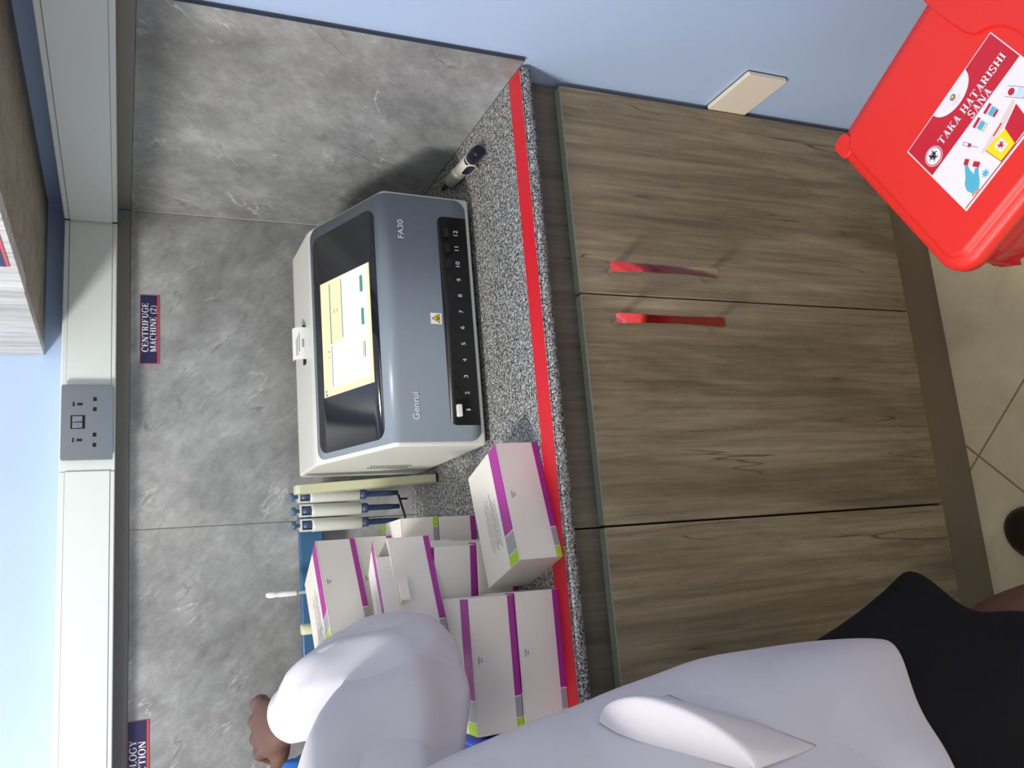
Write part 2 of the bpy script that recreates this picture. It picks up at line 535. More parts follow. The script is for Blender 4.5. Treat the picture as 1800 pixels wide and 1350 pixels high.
def sans_polys(txt):
    cu = bpy.data.curves.new('lettering', 'FONT'); cu.body = txt; cu.size = 1.0; cu.resolution_u = 4
    o = bpy.data.objects.new('lettering', cu); C.objects.link(o)
    dg = bpy.context.evaluated_depsgraph_get()
    me = bpy.data.meshes.new_from_object(o.evaluated_get(dg))
    vs = [(v.co.x, v.co.y) for v in me.vertices]; fs = [tuple(p.vertices) for p in me.polygons]
    bpy.data.objects.remove(o); bpy.data.curves.remove(cu); bpy.data.meshes.remove(me)
    return vs, fs


def write_sans(mb, txt, at, ex, ey, width, height, m, bold=0.0):
    """lettering scaled to fill width x height, at = lower left"""
    vs, fs = sans_polys(txt)
    x0 = min(v[0] for v in vs); x1 = max(v[0] for v in vs); y0 = min(v[1] for v in vs); y1 = max(v[1] for v in vs)
    at, ex, ey = Vector(at), Vector(ex), Vector(ey); n = ex.cross(ey)
    sx = width / (x1 - x0); sy = height / (y1 - y0)
    for k, (du, dv) in enumerate([(0, 0)] + ([(bold, 0), (-bold, 0), (0, bold), (0, -bold)] if bold else [])):
        v, f = mb.faces([at + ex * ((u - x0) * sx + du) + ey * ((w_ - y0) * sy + dv) + n * (k * 1e-5) for u, w_ in vs], fs, m)
        for q in f:
            q.normal_update()
            if q.normal.dot(n) < 0: q.normal_flip()


X, Y, Z = Vector((1, 0, 0)), Vector((0, 1, 0)), Vector((0, 0, 1))
ZC = 0.90      # counter top

# ------------------------------------------------------------------ the setting
mb = MB('floor'); mb.box((-2.6, -3.2, -0.05), (0.25, 0.25, 0)); mb.build('floor', kind='structure')
mb = MB('wallback'); mb.box((-2.6, 0.012, 0), (0.012, 0.15, 2.85)); mb.build('wall_back', kind='structure')
mb = MB('wall'); mb.box((0.007, -3.2, 0), (0.15, 0.15, 2.85)); mb.build('wall_right', kind='structure')
mb = MB('ceil'); mb.box((-2.6, -3.2, 2.85), (0.15, 0.15, 2.95)); mb.build('ceiling', kind='structure')

# tile splashback on the back wall and on the side wall
mb = MB('marble', 'grout')
xs = [-0.0005, -0.648, -1.293, -1.938, -2.58]
for a, b in zip(xs[1:], xs):
    mb.box((a + 0.0014, 0.0, ZC), (b - 0.0014, 0.012, 1.462), 'marble', 0.0006, 1)
mb.box((-2.58, 0.003, ZC), (-0.001, 0.0118, 1.4615), 'grout')
mb.box((-2.58, 0.0015, 1.4625), (-0.001, 0.0118, 1.4868), 'cement')
mb.build('trim_1', kind='structure')
mb = MB('marble', 'grout')
mb.box((0.0, -0.7165, ZC), (0.0068, -0.0025, 1.462), 'marble', 0.0006, 1)
mb.box((-0.0016, -0.0020, ZC), (0.003, -0.0003, 1.462), 'grout')
mb.box((0.0012, -0.7165, 1.4625), (0.0068, -0.0002, 1.4868), 'cement')
mb.build('trim_2', kind='structure')
mb = MB('darkseal'); mb.box((-0.0006, -0.7182, ZC + 0.0005), (0.0045, -0.7165, 1.463), None); mb.build('trim_3', kind='structure')

# skirting below the cabinets
mb = MB('kick'); mb.box((-1.9, -0.652, 0), (0.0065, -0.635, 0.098)); mb.build('baseboard_back', kind='structure')

# ------------------------------------------------------------------ trunking
tr = thing('cable_trunking', 'white plastic cable trunking running along the back wall above the grey tiles', 'trunking', (-1.3, 0.012, 1.487), 0, 'white cable trunking')
mb = MB('trunk', 'trunkline')
Z0, Z1 = 0.0, 0.0935
for (a, b) in ((-1.28, 0.76), (0.916, 1.2535)):
    mb.box((a, -0.0575, Z0), (b, 0, Z1), 'trunk', 0.002)
    mb.box((a, -0.0590, Z0 + 0.0085), (b, -0.056, Z1 - 0.010), 'trunk', 0.0006, 1)
    for zz in (Z0 + 0.0078, Z1 - 0.0102):
        mb.box((a, -0.0578, zz), (b, -0.0570, zz + 0.0010), 'trunkline')
mb.box((0.76, -0.0555, Z0), (0.916, 0, Z1), 'trunk', 0.002)
mb.build('trunking_run', tr)

tr2 = thing('cable_trunking', 'white plastic cable trunking running along the side wall under the wall cupboard', 'trunking', (0.007, -0.6, 1.487), 0, 'white cable trunking')
mb = MB('trunk', 'trunkline', 'dark')
mb.box((-0.0585, -1.1, Z0), (0, 0.548, Z1), 'trunk', 0.002)
mb.box((-0.0600, -1.1, Z0 + 0.0085), (-0.0575, 0.546, Z1 - 0.010), 'trunk', 0.0006, 1)
for zz in (Z0 + 0.0078, Z1 - 0.0102):
    mb.box((-0.0590, -1.1, zz), (-0.0582, 0.548, zz + 0.0010), 'trunkline')
mb.box((-0.0588, 0.5485, Z0), (-0.05, 0.5515, Z0 + 0.010), 'dark')
mb.box((-0.0588, 0.5485, Z1 - 0.012), (-0.05, 0.5515, Z1), 'dark')
mb.build('trunking_run', tr2)

# double socket
so = thing('wall_socket', 'brushed steel double switched socket set into the white trunking', 'socket', (-0.4505, -0.0465, 1.5345))
mb = MB('steel'); mb.prism(rrect(-0.0705, -0.0435, 0.0705, 0.0435, 0.003, 3), lambda u, v, t: (u, -t, v), 0.0045, 'steel', 0.001)
# plate local: y = 0 on the trunking face; it stands 4.5 mm proud
mb.build('face_plate', so, loc=(0, -0.0093, 0))
YF = -0.0142
for sx in (-1, 1):
    cx = sx * 0.0335
    mb = MB('dark'); mb.box((cx - 0.0022, YF - 0.0003, 0.008), (cx + 0.0022, YF + 0.004, 0.017))
    for q in (-1, 1): mb.box((cx + q * 0.0095 - 0.0036, YF - 0.0003, -0.0155), (cx + q * 0.0095 + 0.0036, YF + 0.004, -0.0095))
    mb.build('pin_holes', so)
    mb = MB('dark'); mb.box((cx - 0.004, YF - 0.0004, 0.0215), (cx + 0.004, YF + 0.002, 0.0242)); mb.build('indicator_window', so)
mb = MB('dark'); mb.box((-0.0125, YF - 0.0004, 0.0035), (0.0125, YF + 0.002, 0.0275)); mb.build('switch_frame', so)
for sx in (-1, 1):
    mb = MB('steel'); cx = sx * 0.0058
    mb.box((cx - 0.0052, YF - 0.0028, 0.0075), (cx + 0.0052, YF + 0.001, 0.0245), None, 0.0008); mb.build('rocker_switch', so)

# ------------------------------------------------------------------ wall signs
def sign(label, x0, x1, z0, z1, lines, sx, y=-0.0004, ex=X, base=None, n=Vector((0, -1, 0)), org=None):
    org = Vector(org or ((x0 + x1) / 2, -0.0006, (z0 + z1) / 2)); wd, ht = x1 - x0, z1 - z0
    th = thing('wall_sign', label, 'sign', org, 0, 'navy signs with red edges')
    P = lambda u, v, t: Vector(ex) * u + Z * v + n * t
    mb = MB('signred'); mb.prism(rrect(-wd / 2, -ht / 2, wd / 2, ht / 2, 0.0008, 2), P, 0.0012); mb.build('border', th)
    mb = MB('navy'); mb.prism([(-wd / 2 + 0.0012, -ht / 2 + 0.0042), (wd / 2 - 0.0005, -ht / 2 + 0.0042), (wd / 2 - 0.0005, ht / 2 - 0.0008), (-wd / 2 + 0.0012, ht / 2 - 0.0008)], P, 0.0015); mb.build('panel', th)
    mb = MB('signwhite')
    for txt, u, v, h in lines: write_serif(mb, txt, P(u, v, 0.0017), ex, Z, h, 'signwhite', sx)
    mb.build('lettering', th)
    return th


W1 = 0.1415
h1 = 0.0122
def centred(txt, h, sx): return -serif_width(txt) * h * sx / 2
s1 = 0.102 / (serif_width('CENTRIFUGE') * h1)
sign('navy sign reading CENTRIFUGE MACHINE (2) on the grey tiles under the socket', -0.3235, -0.1815, 1.4087, 1.4445,
     [('CENTRIFUGE', -0.047, 0.0025, h1), ('MACHINE (2)', -0.047, -0.0125, h1)], s1)
s2 = s1 * 1.05
wl = serif_width('HAEMATOLOGY') * h1 * s2
sign('navy sign ending in OLOGY and CTION on the grey tiles behind the raised hand', -1.1700, -0.9930, 1.4265, 1.4630,
     [('OLOGY', 0.1770 / 2 - 0.0325 - serif_width('OLOGY') * h1 * s2, 0.0025, h1), ('CTION', 0.1770 / 2 - 0.0355 - serif_width('CTION') * h1 * s2, -0.0125, h1)], s2)

# ------------------------------------------------------------------ worktop
wt = thing('worktop', 'speckled grey granite worktop with red tape along its front edge', 'worktop', (-0.95, -0.35, 0.8826))
mb = MB('granite')
n_ = 8
prof = [(0.3505, 0.0), (-0.3488, 0.0)] + [(-0.3430 - 0.0088 * sin(a * pi / n_), 0.0087 - 0.0087 * cos(a * pi / n_)) for a in range(1, n_)] + [(-0.3488, 0.0174), (0.3505, 0.0174)]
mb.prism(prof, lambda u, v, t: (0.9495 - t, u, v), 1.60)
o = mb.build('slab', wt)
mb = MB('tape'); mb.box((-0.65, -0.3455, 0.01735), (0.9485, -0.3030, 0.0177)); mb.build('red_tape', wt)

# ------------------------------------------------------------------ base cabinets
def handle(par, x):
    mb = MB('chrome')
    n = 24; zt, zb = 0.7745, 0.5665
    pts = []; rad = []
    vs = []; fs = []
    for i in range(n + 1):
        t = i / n; z = zt + (zb - zt) * t
        s_ = 2 * t - 1
        y = -0.700 - 0.0020 * (1 - s_ * s_)
        hw = 0.0068 + 0.0030 * s_ * s_
        if t < 0.04: hw *= 0.75 + 6 * t
        if t > 0.96: hw *= 0.75 + 6 * (1 - t)
        for u, v in ((-1, 0.5), (-0.93, 0), (0.93, 0), (1, 0.5), (0.85, 1), (-0.85, 1)):
            vs.append((x + hw * u, y + v * 0.0042, z))
    for i in range(n):
        for k in range(6):
            a, b = i * 6 + k, i * 6 + (k + 1) % 6
            fs.append((a, b, b + 6, a + 6))
    fs += [tuple(range(6)), tuple(range(n * 6, n * 6 + 6))]
    v, f = mb.faces(vs, fs, 'chrome', False)
    bmesh.ops.recalc_face_normals(mb.bm, faces=f)
    for z in (zt - 0.012, zb + 0.012):
        mb.tube([(x, -0.6715, z), (x, -0.698, z)], [0.0062, 0.0050], 12, 'chrome')
    return mb.build('handle', par, label='chrome bow handle')


def base_cabinet(label, x0, x1, doors):
    th = thing('base_cabinet', label, 'cabinet', ((x0 + x1) / 2, -0.35, 0.0), 0, 'base cabinets under the worktop')
    ox, oy = (x0 + x1) / 2, -0.35
    mb = MB('carcass')
    mb.box((x0 - ox + 0.001, -0.653 - oy, 0.0985), (x1 - ox - 0.001, -0.02 - oy, 0.8823), 'carcass')
    mb.build('carcass', th)
    for a, b, hx in doors:
        mb = MB('door', 'edge')
        mb.box((a - ox, -0.6718 - oy, 0.1125), (b - ox, -0.6535 - oy, 0.8168), 'door', 0.0012, 1)
        mb.box((a - ox + 0.0015, -0.6712 - oy, 0.8160), (b - ox - 0.0015, -0.6542 - oy, 0.8173), 'edge')
        d = mb.build('door', th)
        if hx is not None:
            h = handle(d, hx); h.location = (-ox, -oy, 0)
    return th


base_cabinet('grey brown wooden base cabinet whose two doors carry bow handles, beside the blue side wall', -0.7293, 0.0030,
             [(-0.3633, -0.0032, -0.3268), (-0.7278, -0.3655, -0.4118)])
base_cabinet('grey brown wooden base cabinet partly hidden by the person in the white coat', -1.46, -0.7297,
             [(-1.094, -0.7308, -1.05), (-1.458, -1.0965, -1.14)])

# ------------------------------------------------------------------ wall cupboard
uc = thing('wall_cupboard', 'pale grey wooden wall cupboard above the trunking on the side wall', 'cupboard', (-0.15, -0.75, 1.613))
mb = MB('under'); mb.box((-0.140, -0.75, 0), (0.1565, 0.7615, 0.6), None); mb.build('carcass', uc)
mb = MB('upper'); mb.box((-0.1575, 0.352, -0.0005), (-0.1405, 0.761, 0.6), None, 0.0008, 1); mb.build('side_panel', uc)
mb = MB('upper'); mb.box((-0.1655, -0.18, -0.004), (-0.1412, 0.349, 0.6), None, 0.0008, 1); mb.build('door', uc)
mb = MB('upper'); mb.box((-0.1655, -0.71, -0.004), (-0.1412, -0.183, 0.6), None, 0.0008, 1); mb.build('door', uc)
sg = thing('wall_sign', 'navy sign with a red border stuck on the wall cupboard door', 'sign', (-0.3158, -0.604, 1.637), 0, 'navy signs with red edges')
for nm, m_, a, b, c_, d_, e in (('border', 'signred', -0.09, -0.019, 0.09, 0.019, 0.0012), ('panel', 'navy', -0.0888, -0.0148, 0.0888, 0.018, 0.0015)):
    mb = MB(m_); mb.prism([(a, b), (c_, b), (c_, d_), (a, d_)], lambda u, v, t: (-t, -u, v), e); mb.build(nm, sg)
mb = MB('signwhite'); write_serif(mb, 'R', (-0.0017, 0.0560, -0.0095), -Y, Z, 0.0125, 'signwhite', 0.9); mb.build('lettering', sg)

# ------------------------------------------------------------------ ivory wall plate
wp = thing('wall_plate', 'ivory blank plate low on the blue side wall beside the cabinet door', 'wall plate', (0.007, -0.727, 0.4745))
mb = MB('plate'); mb.prism(rrect(-0.059, -0.041, 0.059, 0.041, 0.003, 3), lambda u, v, t: (-t, -u, v), 0.0085, 'plate', 0.0015); mb.build('plate', wp)
mb = MB('darkseal'); mb.prism(rrect(-0.060, -0.042, 0.0605, 0.042, 0.003, 3), lambda u, v, t: (-t, -u, v), 0.0012); mb.build('gasket', wp)

# ------------------------------------------------------------------ the analyser
an = thing('analyser', 'white and blue grey benchtop analyser with a lit touchscreen on the worktop', 'analyser', (-0.571, -0.466, ZC))
Wd = 0.446
mb = MB('shell')
prof = [(0.004, 0.010), (-0.002, 0.150), (-0.0030, 0.168), (0.004, 0.1745), (0.188, 0.2515), (0.202, 0.2565), (0.217, 0.2585), (0.352, 0.2600), (0.368, 0.258), (0.376, 0.244), (0.384, 0.05), (0.384, 0.010)]
mb.prism(prof, lambda u, v, t: (t, u, v), Wd, 'shell', 0.0075, 3)
mb.build('housing', an)
for sx in (0.05, Wd - 0.05):
    for sy in (0.05, 0.33):
        mb = MB('rubber'); mb.lathe([(0.014, 0.0), (0.015, 0.0105)], (sx, sy, 0)); mb.build('foot', an)


def front_pt(s):
    """point of the front skin at arc length s: 0 at bottom, bend near 0.152, then the slant"""
    a = Vector((0.0015, 0.020)); b = Vector((-0.0045, 0.172)); d2 = Vector((0.9231, 0.3846))
    L = (b - a).length
    d1 = (b - a) / L
    bw = 0.014
    if s < L - bw: p = a + d1 * s; n = Vector((-d1.y, d1.x))
    elif s > L + bw: p = b + d2 * (s - L); n = Vector((-d2.y, d2.x))
    else:
        t = (s - (L - bw)) / (2 * bw)
        p0, p1, p2 = b - d1 * bw, b, b + d2 * bw
        p = p0 * (1 - t) ** 2 + p1 * (2 * t * (1 - t)) + p2 * t * t
        dd = ((p1 - p0) * (1 - t) + (p2 - p1) * t).normalized(); n = Vector((-dd.y, dd.x))
    return p, n


def skin_patch(mb, x0, x1, s0, s1, r, off, m, thick=0.0, corners=(1, 1, 1, 1), step=0.004):
    ss = [s0]
    k = 10
    ss += [s0 + r * (1 - cos(0.5 * pi * i / k)) for i in range(1, k + 1)]
    q = s0 + r
    while q < s1 - r - step: q += step; ss.append(q)
    ss += [s1 - r * (1 - sin(0.5 * pi * i / k)) if False else s1 - r * (1 - sin(0.5 * pi * i / k)) for i in range(0, k + 1)]
    ss = sorted(set(round(v, 6) for v in ss))
    vs = []; fs = []
    for s in ss:
        insl = insr = 0.0
        if s < s0 + r:
            c = r - math.sqrt(max(0, r * r - (s0 + r - s) ** 2)); insl = c * corners[0]; insr = c * corners[1]
        elif s > s1 - r:
            c = r - math.sqrt(max(0, r * r - (s - s1 + r) ** 2)); insr = c * corners[2]; insl = c * corners[3]
        p, n = front_pt(s); p = p + n * off
        vs += [(x0 + insl, p.x, p.y), (x1 - insr, p.x, p.y)]
    L = len(ss)
    for i in range(L - 1): fs.append((2 * i, 2 * i + 1, 2 * i + 3, 2 * i + 2))
    if thick:
        b0 = len(vs)
        for j, s in enumerate(ss):
            p, n = front_pt(s); p = p - n * thick
            vs += [(vs[2 * j][0], p.x, p.y), (vs[2 * j + 1][0], p.x, p.y)]
        for i in range(L - 1):
            fs.append((2 * i + 2, b0 + 2 * i + 2, b0 + 2 * i, 2 * i)); fs.append((2 * i + 1, b0 + 2 * i + 1, b0 + 2 * i + 3, 2 * i + 3))
        fs.append((0, b0, b0 + 1, 1)); fs.append((2 * L - 2, 2 * L - 1, b0 + 2 * L - 1, b0 + 2 * L - 2))
    v, f = mb.faces(vs, fs, m, False)
    bmesh.ops.recalc_face_normals(mb.bm, faces=f)
    for q in f[:L - 1]:
        q.smooth = True
        q.normal_update()
    return mb


SB = 0.150   # arc length at the bend
mb = MB('panel'); skin_patch(mb, 0.0065, Wd - 0.0065, 0.000, SB + 0.216, 0.020, 0.0030, 'panel', 0.002); fp = mb.build('front_panel', an)
mb = MB('glass'); skin_patch(mb, 0.0165, Wd - 0.027, SB + 0.0235, SB + 0.2070, 0.020, 0.0040, 'glass', 0.0005); gl = mb.build('touchscreen', an)
D2 = Vector((0, 0.9231, 0.3846)); N2 = Vector((0, -0.3846, 0.9231))
def sl(x, s, off=0.0046):
    p, n = front_pt(SB + s); return Vector((x, p.x, p.y)) + N2 * off


sx0, sx1, ss0, ss1 = 0.1145, 0.3255, 0.0420, 0.1865
mb = MB('screen', 'screenyellow', 'screengreen', 'screenred')
def srect(u0, v0, u1, v1, m, off):
    """u along the screen 0..1, v up the screen 0..1"""
    a = lambda u, v: sl(sx0 + (sx1 - sx0) * u, ss0 + (ss1 - ss0) * v, off)
    mb.poly([a(u0, v0), a(u1, v0), a(u1, v1), a(u0, v1)], m, N2)


srect(0, 0, 1, 1, 'screen', 0.0043)
srect(0.0, 0.84, 1.0, 1.0, 'screenyellow', 0.0045); srect(0.44, 0.57, 1.0, 0.84, 'screenyellow', 0.0045)
srect(0.0, 0.0, 0.06, 0.84, 'screenyellow', 0.0045); srect(0.06, 0.0, 1.0, 0.06, 'screenyellow', 0.0045)
srect(0.44, 0.795, 0.97, 0.815, 'screengreen', 0.0047); srect(0.07, 0.795, 0.42, 0.812, 'screengreen', 0.0047)
srect(0.46, 0.555, 0.97, 0.572, 'screengreen', 0.0047)
srect(0.78, 0.13, 0.92, 0.19, 'screengreen', 0.0047); srect(0.50, 0.13, 0.64, 0.185, 'screengreen', 0.0047)
srect(0.23, 0.13, 0.36, 0.15, 'screengreen', 0.0047); srect(0.23, 0.165, 0.36, 0.178, 'screengreen', 0.0047)
srect(0.005, 0.93, 0.03, 0.965, 'screengreen', 0.0047); srect(0.04, 0.93, 0.055, 0.965, 'screengreen', 0.0047)
srect(0.375, 0.85, 0.388, 0.875, 'screenred', 0.0047); srect(0.325, 0.85, 0.335, 0.872, 'screengreen', 0.0047)
for k in range(3): srect(0.70 + 0.006 * 0, 0.66 + 0.03 * k, 0.73, 0.672 + 0.03 * k, 'screenred', 0.0046) if k != 1 else None
mb.build('display', gl)

# black strip with the numbered test slots
def fr(x, z, off=0.0048):
    """front face point at height z above the worktop"""
    p, n = front_pt(z - 0.020); return Vector((x, p.x, z)) + Vector((0, -1, 0)) * (off - 0.0) * 1.0


mb = MB('black'); skin_patch(mb, 0.0335, 0.4060, 0.0002, 0.0545, 0.012, 0.0038, 'black', 0.0005, (0, 0, 1, 1)); sp = mb.build('slot_panel', an)
mb = MB('ink')
xs1, xs12 = -0.5112 + 0.571, -0.1945 + 0.571
for k in range(12):
    mb = MB('ink')
    cx = xs1 + (xs12 - xs1) * k / 11; t = str(k + 1); wd = 0.0052 if k < 9 else 0.0098
    if t == '1': wd = 0.0030
    if t == '11': wd = 0.0075
    write_sans(mb, t, fr(cx - wd / 2, 0.0375), X, Z, wd, 0.0076, 'ink'); mb.build('slot_number', sp)
mb = MB('dark')
for k in range(12):
    cx = xs1 + (xs12 - xs1) * k / 11
    mb.box((cx - 0.0085, fr(0, 0.058).y + 0.0004, 0.0545), (cx + 0.0085, fr(0, 0.058).y + 0.003, 0.0635))
mb.build('test_slots', sp)
mb = MB('white'); mb.box((0.0475, fr(0, 0.058).y - 0.0075, 0.0548), (0.0680, fr(0, 0.058).y + 0.003, 0.0630), None, 0.001); mb.build('test_cassette', an, label='white test cassette end standing in slot one')
mb = MB('ink'); write_sans(mb, 'Genrui', fr(0.0436, 0.1285, 0.0036), X, Z, 0.0460, 0.0115, 'ink', 0.0003); mb.build('maker_name', fp)
mb = MB('ink'); write_sans(mb, 'FA30', fr(0.3585, 0.1375, 0.0036), X, Z, 0.0335, 0.0100, 'ink'); mb.build('model_name', fp)
mb = MB('paper', 'yellow', 'signblack')
yy = fr(0, 0.088, 0.0034).y
mb.box((0.2085, yy, 0.0780), (0.2280, yy + 0.001, 0.0985), 'paper')
def tri(cx, cz, r, m, off): mb.poly([(cx + r * sin(a), yy - off, cz + r * cos(a)) for a in (0, 2 * pi / 3, 4 * pi / 3)], m, (0, -1, 0))
tri(0.2183, 0.0865, 0.0098, 'signblack', 0.0002); tri(0.2183, 0.0865, 0.0080, 'yellow', 0.0004)
for a in (0.5, 2.6, 4.7):
    mb.poly([(0.2183 + 0.0022 * cos(a) + 0.0015 * cos(b), yy - 0.0006, 0.0852 + 0.0022 * sin(a) + 0.0015 * sin(b)) for b in [i * pi / 4 for i in range(8)]], 'signblack', (0, -1, 0))
mb.build('warning_label', fp)
# side vents, seen on the left flank
mb = MB('dark')
for yb in (0.232, 0.256):
    for k in range(14):
        z = 0.072 + k * 0.0058
        mb.box((-0.0004, yb, z), (0.004, yb + 0.014, z + 0.0026))
mb.build('vent_slots', an)
# printer paper curling out of the top
mb = MB('paper', 'greyink')
pts = []
for i in range(15):
    a = R(-60 + i * 15); pts.append((0.292 - 0.0135 * cos(a) * 0 , 0, 0))
cy, cz, rr = 0.262, 0.266, 0.0165
ring = [(cy + rr * cos(R(a)), cz + rr * sin(R(a))) for a in range(290, 60, -14)]
x0, x1 = 0.2070, 0.2690
for sgn, rad in ((1, 0), (1, -0.0006)):
    rg = [(cy + (rr + rad) * cos(R(a)), cz + (rr + rad) * sin(R(a))) for a in range(-80, -300, -12)]
    vs = []; fs = []
    for i, (yy_, zz_) in enumerate(rg): vs += [(x0, yy_, zz_), (x1, yy_, zz_)]
    for i in range(len(rg) - 1): fs.append((2 * i, 2 * i + 1, 2 * i + 3, 2 * i + 2))
    mb.faces(vs, fs, 'paper', True)
for k, (a0, xa, xb) in enumerate(((-205, 0.222, 0.258), (-216, 0.214, 0.252), (-226, 0.214, 0.247), (-178, 0.23, 0.246), (-186, 0.23, 0.246))):
    y_, z_ = cy + (rr + 0.0003) * cos(R(a0)), cz + (rr + 0.0003) * sin(R(a0)); y2, z2 = cy + (rr + 0.0003) * cos(R(a0 + 4)), cz + (rr + 0.0003) * sin(R(a0 + 4))
    mb.poly([(xa, y_, z_), (xb, y_, z_), (xb, y2, z2), (xa, y2, z2)], 'greyink')
mb.build('printer_paper', an)
mb = MB('dark'); mb.box((0.200, 0.255, 0.2605), (0.276, 0.268, 0.2626)); mb.build('paper_slot', an)

# ------------------------------------------------------------------ kit cartons
BL, BD, BH = 0.181, 0.129, 0.0682


def print_band(mb, L, mp, flip=False, wd=0.012):
    """purple / grey / lime strip along a length L; mp(u, v) -> point; lime block at u = 0 unless flipped"""
    segs = [(0.0, 0.016, 'lime'), (0.016, 0.017, 'card'), (0.017, 0.044, 'greyp'), (0.044, 0.0455, 'card'), (0.0455, L, 'purple')]
    for a, b, m in segs:
        if flip: a, b = L - b, L - a
        p = [mp(a, 0), mp(b, 0), mp(b, wd), mp(a, wd)]
        mb.poly(p, m, mp(None, None))


def kit_box(label, loc, rz, lid_tilt=0.0, group='white kit cartons with purple bands', tab=False):
    """origin at the front right bottom corner of the box; the box runs to -x and +y"""
    th = thing('kit_box', label, 'box', loc, rz, group)
    L, D, H = BL, BD, BH
    t = 0.0018 if not lid_tilt else 0.0012
    e = 0.00025
    mb = MB('card', 'purple', 'lime', 'greyp', 'blackink')
    mb.box((-L, 0, 0), (0, D, H - t), 'card', 0.0007, 1)
    up = lambda n: (lambda f: (lambda a, b: n if a is None else f(a, b)))
    # band on the front, along the lower edge, and on the back, along the lower edge
    print_band(mb, L - 0.001, lambda a, b: Vector((0, -1, 0)) if a is None else Vector((-L + 0.0005 + a, -e, 0.0006 + b)), False, 0.0093)
    print_band(mb, L - 0.001, lambda a, b: Vector((0, 1, 0)) if a is None else Vector((-L + 0.0005 + a, D + e, 0.0006 + b)), False, 0.0093)
    for k, (u, ln) in enumerate(((-0.088, 0.010), (-0.086, 0.006))):
        mb.poly([(u, -e, 0.0600 - 0.004 * k), (u + ln, -e, 0.0600 - 0.004 * k), (u + ln, -e, 0.0578 - 0.004 * k), (u, -e, 0.0578 - 0.004 * k)], 'greyp', (0, -1, 0))
    body = mb.build('carton', th)
    mb = MB('card', 'purple', 'lime', 'greyp', 'blackink')
    mb.box((-L, 0, -t), (0, D, 0), 'card', 0.0006, 1)
    print_band(mb, L - 0.001, lambda a, b: Vector((0, 0, 1)) if a is None else Vector((-L + 0.0005 + a, 0.0006 + b * 1.0, e)), False, 0.033)
    rnd = random.Random(5)
    for k in range(9):
        y = 0.046 + k * 0.0050
        x = -0.145 + 0.004 * (k % 3)
        end = -0.145 + rnd.uniform(0.05, 0.09)
        hgt = 0.0008 if k not in (2, 3) else 0.0013
        while x < end:
            w_ = rnd.uniform(0.004, 0.014)
            mb.poly([(x, y, e), (x + w_, y, e), (x + w_, y + hgt, e), (x, y + hgt, e)], 'blackink', (0, 0, 1)); x += w_ + 0.0016
    lid = mb.build('lid', th, loc=(0, 0, H))
    if lid_tilt:
        lid.location = (0, D, H); 
        for v in lid.data.vertices: v.co.y -= D
        lid.rotation_euler = (-lid_tilt, 0, 0)
        rise = D * sin(lid_tilt)
        mb = MB('card'); mb.box((-L + 0.006, 0.0015, H - 0.004), (-0.030, 0.0026, H + rise - 0.0005), 'card'); mb.build('tuck_flap', th)
    if tab:
        mb = MB('card'); mb.prism([(-0.0012, H - 0.004), (-0.020, H - 0.001), (-0.0205, H - 0.0022), (-0.0012, H - 0.0052)], lambda u, v, t: (-0.110 + t, u, v), 0.034, 'card')
        mb.prism([(-0.0202, H - 0.001), (-0.0202, H - 0.0140), (-0.0190, H - 0.0140), (-0.0190, H - 0.001)], lambda u, v, t: (-0.110 + t, u, v), 0.034, 'card'); mb.build('thumb_tab', th)
    return th


def box_at(label, fr_right, yaw, lvl, src=None, **k):
    z = ZC + 0.0004 + lvl * (BH + 0.0006)
    loc = (fr_right[0], fr_right[1], z)
    if src is None: return kit_box(label, loc, -0 + yaw, **k)
    return clone(src, label, loc, yaw)


# yaw > 0 brings the left end nearer to the room
kA = box_at('white purple banded kit carton lying apart on the red tape, nearest the analyser', (-0.5948, -0.6385), R(17.0), 0)
box_at('white purple banded kit carton at the foot of the front stack, touching the red tape', (-0.8120, -0.6635), R(0.4), 0, kA)
box_at('white purple banded kit carton on top of the front stack beside the raised sleeve', (-0.8145, -0.6600), R(0.3), 1, kA)
box_at('white kit carton at the bottom of the middle stack, mostly behind the one lying apart', (-0.7340, -0.5310), R(-4), 0, kA)
box_at('white kit carton in the middle of its stack under the one with the open lid', (-0.7375, -0.5290), R(-7), 1, kA)
kit_box('white kit carton with its lid ajar and thumb tab out, topmost of the middle stack', (-0.7175, -0.5080, ZC + 0.0004 + 2 * (BH + 0.0006)), R(24), 0.165, tab=True)
# the two small looking cartons standing at the back, beside the pipettes
box_at('white kit carton on the worktop under the one whose lime corner points to the pipettes', (-0.6805, -0.3590), R(0.5), 0, kA)
box_at('white kit carton showing a lime corner on its top, beside the pipettes', (-0.6805 - BL, -0.2300), R(180.5), 1, kA)
box_at('white kit carton under the topmost one of the rear stack, behind the open lid', (-0.7035, -0.2980), R(31), 2, kA)
box_at('white kit carton topmost of all, with a white stick rising behind it', (-0.7055, -0.3120), R(33), 3, kA)

# royal blue box, half hidden under the raised arm
bb = thing('tip_box', 'royal blue plastic box beside the front stack of cartons under the arm', 'box', (-1.066, -0.59, ZC))
mb = MB('royal'); mb.box((-0.064, -0.075, 0), (0.064, 0.06, 0.100), None, 0.006); mb.build('base', bb)
mb = MB('royal', 'paleblue'); mb.box((-0.066, -0.077, 0.1005), (0.066, 0.062, 0.134), None, 0.006)
ol = rrect(-0.056, -0.068, 0.056, 0.052, 0.012)
il = rrect(-0.0552, -0.0672, 0.0552, 0.0512, 0.0115)
for i in range(len(ol)):
    j = (i + 1) % len(ol); mb.poly([(*ol[i], 0.1343), (*ol[j], 0.1343), (*il[j], 0.1343), (*il[i], 0.1343)], 'paleblue', (0, 0, 1))
mb.build('lid', bb)

